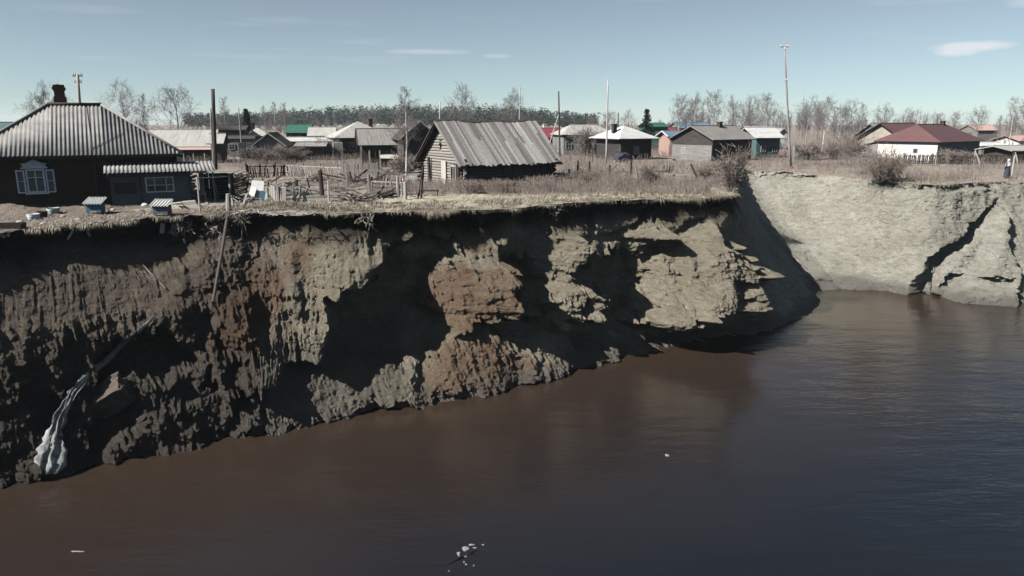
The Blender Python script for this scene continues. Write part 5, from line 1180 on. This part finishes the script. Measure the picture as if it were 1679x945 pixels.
pile('twig_litter', 'pale twigs and laths littered along the brink by the stump', 432, 345, 26, 1.0, (1.6, .35), M_PALEWOOD, .18, .045, True, M_GREYWOOD, 'twigs')
pile('lath_scatter', 'splintered laths strewn before the little teal shed', 345, 340, 22, 1.1, (1.2, .7), M_GREYWOOD, .16, .07, True, M_PALEWOOD, 'laths')
pile('board_scatter', 'scrap boards scattered before the porch', 222, 346, 9, .9, (1.6, .5), M_GREYWOOD, .1, .10, True, M_PALEWOOD, 'boards')
pile('scrap_heap', 'dark tangle of broken boards behind the slat stack', 402, 305, 22, 1.5, (1.2, .6), M_DARKWOOD, .6, .13, False, M_GREYWOOD, 'scrap heap')
pile('scrap_heap', 'heap of dark boards around the short black post', 478, 321, 26, 1.4, (1.3, .5), M_DARKWOOD, .45, .12, False, M_GREYWOOD, 'scrap heap')
pile('brush_pile', 'dark brushwood heaped behind the grey paling fence', 640, 288, 34, 1.6, (1.4, .6), M_DARKWOOD, .8, .05, False, M_GREYWOOD, 'brushwood')
pile('scrap_heap', 'fallen fence boards behind the pole stack', 560, 300, 24, 1.8, (1.6, .5), M_GREYWOOD, .4, .12, False, M_DARKWOOD, 'scrap heap')
pile('scrap_heap', 'jumble of dark boards under the tilting pickets', 528, 298, 22, 1.6, (1.5, .4), M_DARKWOOD, .5, .12, False, M_GREYWOOD, 'scrap heap')
pile('scrap_heap', 'splintered boards between the stump post and the palings', 412, 339, 26, 1.2, (1.0, .35), M_GREYWOOD, .4, .10, False, M_PALEWOOD, 'scrap heap')
pile('scrap_heap', 'low heap of boards behind the little teal shed', 372, 300, 24, 1.6, (1.6, .7), M_DARKWOOD, .7, .13, False, M_GREYWOOD, 'scrap heap')
pile('twig_litter', 'dry twigs littered before the brushwood fan', 560, 338, 26, .8, (1.8, .3), M_GREYWOOD, .14, .04, True, M_DARKWOOD, 'twigs')
pile('twig_litter', 'dry twigs littered before the low trestle', 650, 336, 20, .8, (1.6, .35), M_GREYWOOD, .12, .04, True, M_DARKWOOD, 'twigs')
pile('scrap_heap', 'dark split boards between the brushwood and the thin rail fence', 612, 326, 24, 1.5, (1.2, .4), M_DARKWOOD, .35, .11, False, M_GREYWOOD, 'scrap heap')
pile('scrap_heap', 'weathered boards heaped behind the collapsed palings', 455, 312, 26, 1.6, (1.3, .6), M_GREYWOOD, .5, .12, False, M_DARKWOOD, 'scrap heap')
pile('scrap_heap', 'charred boards left of the pale birch', 640, 305, 20, 1.6, (1.2, .5), M_DARKWOOD, .3, .12, False, None, 'scrap heap')
pile('lath_scatter', 'laths and splinters in front of the collapsed palings', 485, 343, 26, 1.0, (1.3, .3), M_GREYWOOD, .14, .06, True, M_PALEWOOD, 'laths')
pile('board_scatter', 'boards strewn between grey hive and little teal shed', 300, 330, 18, 1.5, (1.2, .5), M_GREYWOOD, .25, .13, False, M_PALEWOOD, 'boards')
fence('dark_pickets', 'short run of dark leaning pickets behind the brushwood fan', 575, 303, 640, 303, .9, .22, .11, M_DARKWOOD, .18, .2, 1, .4, .25, 2.0)
post('leaning grey stake in the middle of the weedy plot', 452, 302, 1.1, .06, M_GREYWOOD, (.15, 0)); post('crooked dark stake behind the collapsed palings', 510, 318, 1.0, .06, M_DARKWOOD, (-.2, 0))
post('thick black post between the weedy plot and the brushwood', 529, 323, 1.6, .14, M_DARKWOOD, (-.05, 0)); post('short black post left of the thick black one', 487, 314, .75, .11)
post('pale stake right of the thick black post', 539, 330, 1.2, .05, M_PALEPOLE, (.03, 0)); post('grey post at the left end of the pole stack', 570, 306, .95, .09, M_GREYWOOD); post('grey post at the right end of the pole stack', 606, 318, 1.25, .10, M_GREYWOOD)
post('brown post left of the barn, taller of two', 653, 324, 1.25, .10, M_GREYWOOD); post('pale post left of the barn, shorter of two', 665, 328, 1.05, .10, M_PALEPOLE)
for lb, a, b in (('slim dark stake leaning on the barn corner, left one', 684, .2), ('slim dark stake leaning on the barn corner, right one', 690, .1)):
    post(lb, a, 327, 2.0, .045, M_DARKWOOD, (b, .15))
p = on_ground(703, 322); o = thing('low_trestle', 'low dark trestle table before the barn door', 'trestle', p, .1)
MB().box((0, 0, .34), (1.25, .5, .05)).build('top', M_DARKWOOD, o)
for sx in (-.55, .55):
    for sy in (-.18, .18): MB().box((sx, sy, .15), (.06, .06, .34)).build('leg', M_DARKWOOD, o)
def lump(name, label, cat, px_, py_, size, m, seed, group=None, z_off=0):
    t = MB(); n, mm = 10, 6; R = random.Random(seed); s0 = seed * 1.7
    for j in range(mm + 1):
        th = math.pi * j / mm
        for k_ in range(n):
            ph = 2 * math.pi * k_ / n; v_ = np.array([math.sin(th) * math.cos(ph), math.sin(th) * math.sin(ph), math.cos(th)]); r = .5 * (1 + .35 * float(fbm(v_[0] * 1.6 + s0, v_[1] * 1.6, v_[2] * 1.6, 3, 300)))
            t.v.append(tuple(v_ * r * np.array(size)))
    for j in range(mm):
        for k_ in range(n): t.f.append((j * n + k_, (j + 1) * n + k_, (j + 1) * n + (k_ + 1) % n, j * n + (k_ + 1) % n))
    o = t.build(name, m, None, True); p = on_ground(px_, py_); place(o, p); o.location.z += size[2] * .32 + z_off; o.rotation_euler = (0, 0, R.uniform(0, 6)); return tag(o, label, cat, group)
lump('sack', 'pale lumpy sack left of the barn, front one', 'sack', 664, 303, (1.1, .7, .55), M_WHITESHEET, 1); lump('sack', 'pale lumpy sack left of the barn, rear one', 'sack', 678, 299, (1.2, .7, .6), M_CLOTH, 2)
for i, (a, b, s_, lb) in enumerate(((128, 362, .28, 'pale stone lying at the brink right of the tubs'), (104, 357, .3, 'flat stone right of the greenish tub'), (238, 340, .5, 'slab of stone before the porch window'), (212, 335, .35, 'stone at the foot of the porch wall'),
                                  (72, 369, .26, 'dark stone near the brink below the dark tub'), (186, 346, .3, 'stone right of the blue-grey hive'), (30, 352, .4, 'stone left of the white tub'), (170, 366, .25, 'small stone at the brink below the blue-grey hive'))):
    lump('stone', lb, 'stone', a, b, (s_, s_ * .8, s_ * .55), M_STONE if i % 2 else M_CONCRETE, 10 + i, 'stones in the yard')
# loose rubble nobody could count
R = np.random.default_rng(9); n = 1500; pxs = R.uniform(-20, 400, n); pys = 336 + 42 * R.random(n); V, Q = [], []
oct_ = np.array([(1, 0, 0), (-1, 0, 0), (0, 1, 0), (0, -1, 0), (0, 0, 1), (0, 0, -1)], float); of = np.array([(0, 2, 4), (2, 1, 4), (1, 3, 4), (3, 0, 4), (2, 0, 5), (1, 2, 5), (3, 1, 5), (0, 3, 5)])
for a, b in zip(pxs, pys):
    g = at(a, b); i = np.searchsorted(us, a)
    if g[1] < np.interp(g[0], TL[(us > -200) & (us < 1900), 0], TL[(us > -200) & (us < 1900), 1]) + .15: continue
    s_ = R.uniform(.025, .11) * R.uniform(.5, 1.2); bb = len(V) * 6
    V.append(oct_ * s_ * R.uniform(.5, 1.4, (6, 1)) * np.array([1.2, 1, .6]) + np.array([g[0], g[1], float(gz(g[0], g[1])) + s_ * .2])); Q.append(of + bb)
tag(link('rubble', np_mesh('rubble', np.concatenate(V), np.concatenate(Q), False), M_STONE), 'small stones and clods strewn over the yard', 'rubble', kind='stuff')

# right of the barn
post('stub post touching the right end of the barn', 933, 298, .95, .10); post('dark post second from the barn end', 947, 294, 1.5, .09); post('dark post third from the barn end', 966, 296, 1.5, .09)
post('dark post before the thin bleached pole', 999, 294, 1.1, .10); post('dark post right of the heap under the dark cover', 1034, 293, 1.45, .10); post('slanting brown post at the end of the low boards', 1047, 307, 1.5, .07, M_GREYWOOD, (-.16, 0))
post('slim dark stake between posts before the cream hip house', 971, 268, 1.9, .06)
p = on_ground(922, 300); o = thing('plank_box', 'grey plank box at the right end of the barn', 'box', p, rb)
for i in range(3): MB().box((0, 0, .12 + .22 * i), (.62, .5, .205)).build('box_board', M_GREYWOOD, o)
MB().box((0, 0, .70), (.68, .56, .05)).build('lid', M_PALEWOOD, o)
p = on_ground(968, 300); q = on_ground(1063, 297); o = thing('board_wall', 'low row of horizontal boards right of the barn', 'fence', p, math.atan2(q[1] - p[1], q[0] - p[0])); l_ = math.hypot(q[0] - p[0], q[1] - p[1])
for k_ in range(3):
    x_ = 0
    while x_ < l_ - .5:
        w_ = min(rng.uniform(1.2, 2.2), l_ - x_)
        if k_ < 2 or rng.random() < .5: stick(o, 'board', (x_ + .02, 0, .10 + .19 * k_), (x_ + w_ - .02, 0, .10 + .19 * k_ + rng.uniform(-.05, .05)), .03, .17, M_GREYWOOD if rng.random() < .6 else M_PALEWOOD)
        x_ += w_
pile('scrap_heap', 'strewn pale boards behind the posts right of the barn', 985, 289, 30, 1.7, (2.2, 1.2), M_GREYWOOD, .5, .14, False, M_PALEWOOD, 'scrap heap')
pile('scrap_heap', 'jumble of boards right of the slanting brown post', 1056, 287, 20, 1.8, (1.1, .9), M_PALEWOOD, .55, .15, False, M_GREYWOOD, 'scrap heap')
fence('broken_palings', 'slanting broken palings left of the crossed planks', 1066, 287, 1104, 284, .95, .30, .13, M_GREYWOOD, .35, .2, 1, .3, .15, 0, pale=M_PALEWOOD)
p = on_ground(1122, 300); o = thing('plank_trestle', 'planks crossed like a trestle near the end of the turf brink', 'trestle', p)
stick(o, 'leg', (-1.3, 0, -.05), (-.55, 0, 1.25), .12, .05, M_GREYWOOD); stick(o, 'leg', (-.25, .1, -.05), (.55, .1, 1.35), .12, .05, M_GREYWOOD); stick(o, 'leg', (1.15, -.1, -.05), (.45, .1, 1.4), .15, .05, M_DARKWOOD); stick(o, 'cross_board', (-1.0, .05, .55), (.3, .05, .6), .1, .03, M_PALEWOOD)
pile('branch_litter', 'dark branch litter right of the crossed planks', 1140, 300, 12, 1.0, (.5, .3), M_DARKWOOD, .2, .05, False, None, 'branches')
# covered heap
p = on_ground(1021, 266); o = thing('covered_heap', 'heap under a dark cover before the peaked cottage', 'heap', p, .2)
t = MB(); n, mm = 14, 8
for j in range(mm + 1):
    th = (math.pi / 2) * j / mm
    for k_ in range(n):
        ph = 2 * math.pi * k_ / n; r = 1 + .18 * math.sin(3 * ph + j) + .1 * math.sin(7 * ph); t.v.append((1.15 * math.cos(th) ** .5 * math.cos(ph) * r if j < mm else .3 * math.cos(ph), .8 * math.cos(th) ** .5 * math.sin(ph) * r if j < mm else .2 * math.sin(ph), 1.05 * math.sin(th) ** .8 + .08 * math.sin(5 * ph)))
for j in range(mm):
    for k_ in range(n): t.f.append((j * n + k_, j * n + (k_ + 1) % n, (j + 1) * n + (k_ + 1) % n, (j + 1) * n + k_))
t.f.append(tuple(mm * n + k_ for k_ in range(n))); t.build('cover', M_DARKCLOTH, o, True)
for i in range(6): stick(o, 'log', (-1.2 + i * .4, -.95, .1 + .04 * (i % 2)), (-1.0 + i * .4, .3, .14), .13, .12, M_PALEWOOD)
# boards and gates farther back
fence('plank_fence', 'panel of upright pale planks before the dark gabled shed', 394, 261, 424, 260, HT(240, 80) + .1, .20, .185, M_PALEWOOD, 0, .03, 2, .08, .02, 0)
fence('salmon_fence', 'salmon-pink board fence below the cream hip house', 922, 246, 966, 246, 1.7, .22, .21, M_PINK, 0, 0, 2, .03, .01, 3.0)
p = on_ground(474, 259); o = thing('blue_gate', 'blue painted metal gate beside the dark gabled shed', 'gate', p, .05)
for sx in (-.55, .55): MB().box((sx, 0, .75), (1.06, .05, 1.35)).build('gate_leaf', M_BLUEPAINT, o)
for sx in (-1.15, 1.15): MB().box((sx, .02, .8), (.1, .1, 1.7)).build('post', M_DARKWOOD, o)
for sz in (.3, 1.2): MB().box((0, -.04, sz), (2.15, .03, .06)).build('cross_bar', M_GREYPAINT_SHADE, o)
fence('picket_fence', 'long dark picket fence before the white-walled maroon-roofed house', 1482, 270, 1655, 270, 1.15, .21, .13, M_DARKWOOD, 0, .08, 2, .12, .05, 3.2)
fence('picket_fence', 'short dark picket fence at the right edge behind the person', 1660, 271, 1735, 272, 1.2, .21, .13, M_DARKWOOD, 0, .05, 2, .1, .04, 3.0)
fence('white_pickets', 'strip of white pickets under the white gable wall', 1490, 266, 1532, 267, .85, .25, .10, M_WHITEPAINT, 0, .05, 2, .05, .02, 0)
for lb, a, b, l_ in (('pale strut slanting against the dark picket fence, left one', 1483, 277, (-.45, .1)), ('pale strut slanting against the dark picket fence, middle one', 1608, 276, (-.5, .1)), ('pale strut slanting beside the standing person', 1670, 276, (-.35, .1))):
    post(lb, a, b, 1.45, .075, M_PALEPOLE, l_, 'fence_strut', 'pale fence struts')
post('pale upright fence post above the middle strut', 1596, 274, 1.5, .08, M_PALEPOLE); post('pale post close behind the standing person', 1659, 288, 1.9, .07, M_PALEPOLE)
post('grey post left of the dark picket fence', 1533, 275, 1.4, .07, M_GREYWOOD)
p = on_ground(1306, 262); o = thing('green_box', 'small green cabinet on a pale leg right of the leaning pole', 'cabinet', p); MB().box((0, 0, 1.45), (.62, .4, .62)).build('cabinet', M_GREENROOF, o); MB().box((0, 0, .55), (.14, .14, 1.3)).build('leg', M_PALEPOLE, o); MB().box((0, -.21, 1.45), (.5, .03, .5)).build('door', M_GREENROOF, o)
stick(thing('pale_kerb', 'pale beam lying in the field before the plank-roofed hut', 'beam', on_ground(1122, 264)), 'beam', (-1.9, 0, .1), (2.2, .05, .12), .2, .18, M_PALEWOOD)
stick(thing('pale_kerb', 'pale beam lying in the field right of the leaning pole', 'beam', on_ground(1395, 270)), 'beam', (-2.2, 0, .1), (2.2, .15, .12), .16, .15, M_PALEWOOD)
pile('board_scatter', 'boards lying by the bush left of the picket fence', 1420, 276, 8, 2.0, (1.6, .6), M_GREYWOOD, .25, .14, True, M_PALEWOOD, 'boards', ang=-.2)

# ------------------------------------------------------------------ things on the cliff
def polyline_cloth(name, label, cat, path, wid, m, fold=.05):
    """a draped strip: centre line on the bank, width varying, with lengthwise folds"""
    pts = [Vector(on_cliff(a, b, .12 + .10 * (i / len(path)))) for i, (a, b) in enumerate(path)]
    fine = []
    for i in range(len(pts) - 1):
        for k_ in range(6): fine.append(pts[i].lerp(pts[i + 1], k_ / 6))
    fine.append(pts[-1])
    for _ in range(6): fine = [fine[0]] + [(fine[i - 1] + 2 * fine[i] + fine[i + 1]) / 4 for i in range(1, len(fine) - 1)] + [fine[-1]]
    nn_ = len(fine); K = 14; t = MB(); nv_ = Vector((.42, -.86, .28)).normalized()
    for i, c_ in enumerate(fine):
        f = i / (nn_ - 1); d_ = (fine[min(i + 1, nn_ - 1)] - fine[max(i - 1, 0)]).normalized(); side = d_.cross(nv_).normalized(); w_ = float(np.interp(f, [a for a, _ in wid], [b for _, b in wid]))
        for k_ in range(K + 1):
            s_ = k_ / K - .5; fo = fold * (math.sin(s_ * 17 + 2.3 * math.sin(f * 9)) + .7 * math.sin(s_ * 41 + f * 17) + 1.2 * float(fbm(f * 22, s_ * 4, 0, 3, 402))) * min(1, w_ / .35) + .10 * w_ * (1 - 4 * s_ * s_)
            rag_ = .13 * w_ * float(fbm(f * 30, s_ * 2, 0, 3, 400, .7)) * (1 + 2 * abs(s_)); t.v.append(tuple(c_ + side * (s_ * w_ + rag_) + nv_ * fo))
    for i in range(nn_ - 1):
        for k_ in range(K): a = i * (K + 1) + k_; t.f.append((a, a + 1, a + K + 2, a + K + 1))
    o = t.build(name, m, None, True); md = o.modifiers.new('thickness', 'SOLIDIFY'); md.thickness = .02; return tag(o, label, cat)
polyline_cloth('torn_cloth', 'long torn pale cloth strip hanging down the cliff to the water at left', 'cloth', [(252, 515), (232, 540), (205, 562), (175, 588), (145, 612), (122, 640), (106, 672), (97, 702), (88, 735), (82, 776)],
               [(0, .10), (.25, .22), (.5, .26), (.68, .30), (.8, .62), (.92, .98), (1, .72)], M_CLOTH, .07)
a, b = Vector(on_ground(380, 346)) + Vector((0, -.25, .35)), Vector(on_cliff(349, 492, .15))
o = tag(MB().tube([a, a.lerp(b, .5) + Vector((.1, -.15, .1)), b], [.085, .085, .07], 7).build('timber_pole', M_POLE), 'long grey timber sliding down the cliff from the stump post', 'timber')
def cliff_stick(label, a, b, r, m, name='hanging_board', cat='board', group='boards caught on the cliff'):
    p, q = Vector(on_cliff(*a, .12)), Vector(on_cliff(*b, .10)); o = thing(name, label, cat, p, 0, group); stick(o, 'board', (0, 0, 0), q - p, r, .035, m); return o
cliff_stick('short board hanging from the brink at left, first of two', (110, 390), (124, 377), .09, M_PALEWOOD); cliff_stick('short board hanging from the brink at left, second of two', (140, 376), (152, 388), .10, M_PALEWOOD)
cliff_stick('dark stick poking from the slope below the hive', (232, 428), (272, 470), .07, M_GREYWOOD); cliff_stick('dark stick crossing the loose soil beside the cloth top', (160, 560), (182, 580), .07, M_DARKWOOD)
cliff_stick('pale splinter in the soil under the slab', (196, 622), (208, 650), .12, M_PALEWOOD)
p = Vector(on_cliff(271, 372, .15)); o = thing('paper_scrap', 'pale paper scrap stuck under the brink by the grey hive', 'scrap', p); stick(o, 'sheet', (0, 0, .22), (-.08, -.06, -.28), .30, .012, M_WHITESHEET)
p = Vector(on_cliff(302, 392, .1)); o = thing('paper_scrap', 'small pale scrap on the dark soil below the plank pile', 'scrap', p); stick(o, 'sheet', (0, 0, .1), (.05, -.05, -.12), .2, .012, M_WHITESHEET)
# fallen slab of masonry
c_ = Vector(on_cliff(165, 662, -.55)); o = thing('fallen_slab', 'fallen reddish masonry slab stuck in the soil beside the cloth', 'slab', c_, 0)
t = MB(); n = 9; V = []
import bmesh
bm = bmesh.new(); bmesh.ops.create_cube(bm, size=1.0); bmesh.ops.subdivide_edges(bm, edges=bm.edges[:], cuts=11, use_grid_fill=True)
for v_ in bm.verts:
    q = v_.co.copy(); nz_ = float(fbm(q.x * 4.5, q.y * 4.5, q.z * 4.5, 5, 500, .7)); v_.co = Vector((q.x * 2.5, q.y * 1.0, q.z * .95)) * (1 + .22 * nz_) + Vector((.06 * nz_, 0, .10 * nz_))
me_ = bpy.data.meshes.new('masonry_block'); bm.to_mesh(me_); bm.free(); q = link('masonry_block', me_, M_MASONRY, o); q.rotation_euler = (math.radians(28), math.radians(-30), math.radians(12))
# roots at the brink
def roots(label, px_, py_, seed, n, ln):
    R = random.Random(seed); S = []; p = Vector(on_cliff(px_, py_, .1))
    for i in range(n):
        a = R.uniform(-2.6, -.2); d = np.array([math.cos(a) + .3, math.sin(a) * .7, R.uniform(-.7, .35)]); d /= np.linalg.norm(d)
        branch(S, R, (R.uniform(-.4, .4), R.uniform(-.1, .25), R.uniform(-.15, .15)), d, ln * R.uniform(.5, 1.1), .03, 1, 1, .45, -.05)
    A = lambda k: np.array([s_[k] for s_ in S])
    o = thing('root_tangle', label, 'roots', p, 0, 'roots hanging at the brink'); link('roots', segs_mesh('roots', A(0), A(1), A(2) * .8, A(3) * .8, 4), M_ROOT, o)
roots('pale tangle of roots at the brink under the stump post', 392, 352, 3, 26, 1.0); roots('pale roots dangling left of the long timber', 352, 375, 4, 18, .8); roots('thin roots dangling under the turf above the big hollow', 602, 362, 5, 14, .6)
roots('roots dangling under the turf above the two-tier buttress', 902, 350, 6, 10, .5); roots('roots dangling from the brink below the grey hive', 292, 372, 8, 16, .7)
roots('roots sticking out under the big bush on the right bank', 1432, 312, 7, 14, .7)

# ------------------------------------------------------------------ standing person
p = on_ground(1650, 294); per = thing('person', 'person in long dark coat and pale shawl standing on the right bank', 'person', p, math.radians(200))
sk = [((0, 0, .90), .13), ((0, 0, 1.10), .125), ((0, .01, 1.30), .15), ((0, .01, 1.42), .09), ((0, 0, 1.50), .055), ((0, -.015, 1.56), .06), ((0, -.02, 1.64), .095), ((0, -.01, 1.73), .07),
      ((.10, 0, .84), .105), ((.10, -.01, .46), .07), ((.10, .01, .09), .05), ((.11, -.13, .035), .04), ((-.10, 0, .84), .105), ((-.10, .02, .46), .07), ((-.10, .03, .09), .05), ((-.11, -.10, .035), .04),
      ((.19, .01, 1.37), .07), ((.25, .02, 1.10), .052), ((.20, -.10, .88), .04), ((.17, -.15, .80), .035), ((-.19, .01, 1.37), .07), ((-.26, .0, 1.10), .052), ((-.22, -.10, .90), .04), ((-.19, -.15, .82), .035)]
ed = [(0, 1), (1, 2), (2, 3), (3, 4), (4, 5), (5, 6), (6, 7), (0, 8), (8, 9), (9, 10), (10, 11), (0, 12), (12, 13), (13, 14), (14, 15), (3, 16), (16, 17), (17, 18), (18, 19), (3, 20), (20, 21), (21, 22), (22, 23)]
me_ = bpy.data.meshes.new('body'); me_.from_pydata([a for a, _ in sk], ed, []); me_.update(); o = link('body', me_, M_SKIN, per)
md = o.modifiers.new('skin', 'SKIN'); ss = o.modifiers.new('smooth', 'SUBSURF'); ss.levels = ss.render_levels = 1; md.use_smooth_shade = True
for i, (_, r) in enumerate(sk): me_.skin_vertices[0].data[i].radius = (r, r * .9); me_.skin_vertices[0].data[i].use_root = i == 0
def lathe(prof, n=16, sq=.78, wob=.0):
    t = MB()
    for r, z_ in prof:
        for k_ in range(n): a = 2 * math.pi * k_ / n; rr = r * (1 + wob * math.sin(5 * a + z_ * 3) * max(0, 1 - z_)); t.v.append((rr * math.cos(a), rr * sq * math.sin(a), z_))
    for j in range(len(prof) - 1):
        for k_ in range(n): t.f.append((j * n + k_, j * n + (k_ + 1) % n, (j + 1) * n + (k_ + 1) % n, (j + 1) * n + k_))
    return t
lathe([(.29, .16), (.275, .5), (.25, .8), (.205, 1.02), (.215, 1.2), (.225, 1.33), (.17, 1.42), (.08, 1.475)], 18, .8, .10).build('coat', M_DARKCLOTH, per, True)
for sg in (-1, 1): MB().tube([(sg * .17, .01, 1.39), (sg * .25, .02, 1.10), (sg * .205, -.09, .90)], [.085, .075, .062], 9).build('sleeve', M_DARKCLOTH, per, True)
lathe([(.27, 1.14), (.25, 1.28), (.20, 1.40), (.10, 1.47)], 16, .85, 0).build('shawl', M_PALECLOTH, per, True)
t = lathe([(.10, 1.50), (.125, 1.58), (.128, 1.66), (.11, 1.74), (.05, 1.785), (.002, 1.79)], 14, 1.05, 0); t.f = [f for f in t.f if not (all(t.v[i][1] < -.055 for i in f) and all(t.v[i][2] < 1.70 for i in f))]
t.build('headscarf', M_PALECLOTH, per, True)
for sg in (-1, 1): MB().box((sg * .10, -.03, .06), (.10, .27, .12)).build('boot', M_DARKWOOD, per)

# ------------------------------------------------------------------ floating on the river
def on_water(px_, py_): q = at(px_, py_, 0.0); return Vector((q[0], q[1], 0))
p = on_water(762, 912); o = thing('floating_branch', 'black branch with dirty foam floating in the foreground', 'branch', p)
e = on_water(730, 929) - p; MB().tube([e, e * .55 + Vector((.02, .03, .02)), e * .15 + Vector((0, 0, .03)), Vector((.15, .12, .03)), Vector((.35, .3, .01))], [.012, .018, .022, .02, .012], 6).build('limb', M_WETWOOD, o)
MB().tube([Vector((.0, .05, .02)), Vector((.18, .02, .06)), Vector((.34, .05, .02))], [.012, .01, .006], 5).build('twig', M_WETWOOD, o)
def foam(px_, py_, rx, ry, seed, parent):
    c_ = on_water(px_, py_) - p; t = MB(); n = 14; R = random.Random(seed); out_ = [(math.cos(2 * math.pi * k_ / n), math.sin(2 * math.pi * k_ / n), R.uniform(.55, 1.15)) for k_ in range(n)]
    for s_, z_ in ((1, .003), (.8, .015), (.45, .022)):
        for (a, b, r) in out_: t.v.append((c_.x + a * rx * r * s_, c_.y + b * ry * r * s_, z_ + R.uniform(-.003, .012)))
    for j in range(2):
        for k_ in range(n): t.f.append((j * n + k_, j * n + (k_ + 1) % n, (j + 1) * n + (k_ + 1) % n, (j + 1) * n + k_))
    t.f.append(tuple(2 * n + k_ for k_ in range(n))); return t.build('foam', M_FOAM, parent, True)
for i, (a, b, rx, ry) in enumerate(((763, 900, .12, .15), (752, 908, .07, .10), (773, 894, .10, .05), (779, 899, .08, .02), (753, 912, .05, .03), (763, 913, .07, .03), (761, 922, .03, .05), (764, 926, .05, .03), (777, 928, .03, .04), (792, 894, .05, .03))): foam(a, b, rx, ry, i, o)
def fleck(label, px_, py_, rx, ry, seed):
    global p
    p = on_water(px_, py_); o = thing('foam_fleck', label, 'foam', p, 0, 'foam flecks on the river'); foam(px_, py_, rx, ry, seed, o)
fleck('small white foam fleck in the middle of the river', 1094, 747, .10, .12, 41); fleck('thin foam fleck in the lower left corner of the river', 127, 905, .25, .03, 42); fleck('tiny foam fleck below the floating branch', 736, 937, .03, .03, 43)

# ------------------------------------------------------------------ thin spring haze
hz = MB().box((0, 500, 24), (7600, 7200, 52)).build('haze', None); hz.location.z = 0
hm = bpy.data.materials.new('haze'); hm.use_nodes = True; ht_ = hm.node_tree
for n_ in list(ht_.nodes):
    if n_.type != 'OUTPUT_MATERIAL': ht_.nodes.remove(n_)
pv = ht_.nodes.new('ShaderNodeVolumePrincipled'); pv.inputs['Color'].default_value = (.86, .93, 1, 1); pv.inputs['Density'].default_value = .00016; pv.inputs['Anisotropy'].default_value = .1
ht_.links.new(pv.outputs[0], ht_.nodes['Material Output'].inputs['Volume']); hz.data.materials.append(hm)
tag(hz, 'thin pale haze over the village and river', 'haze', kind='stuff')
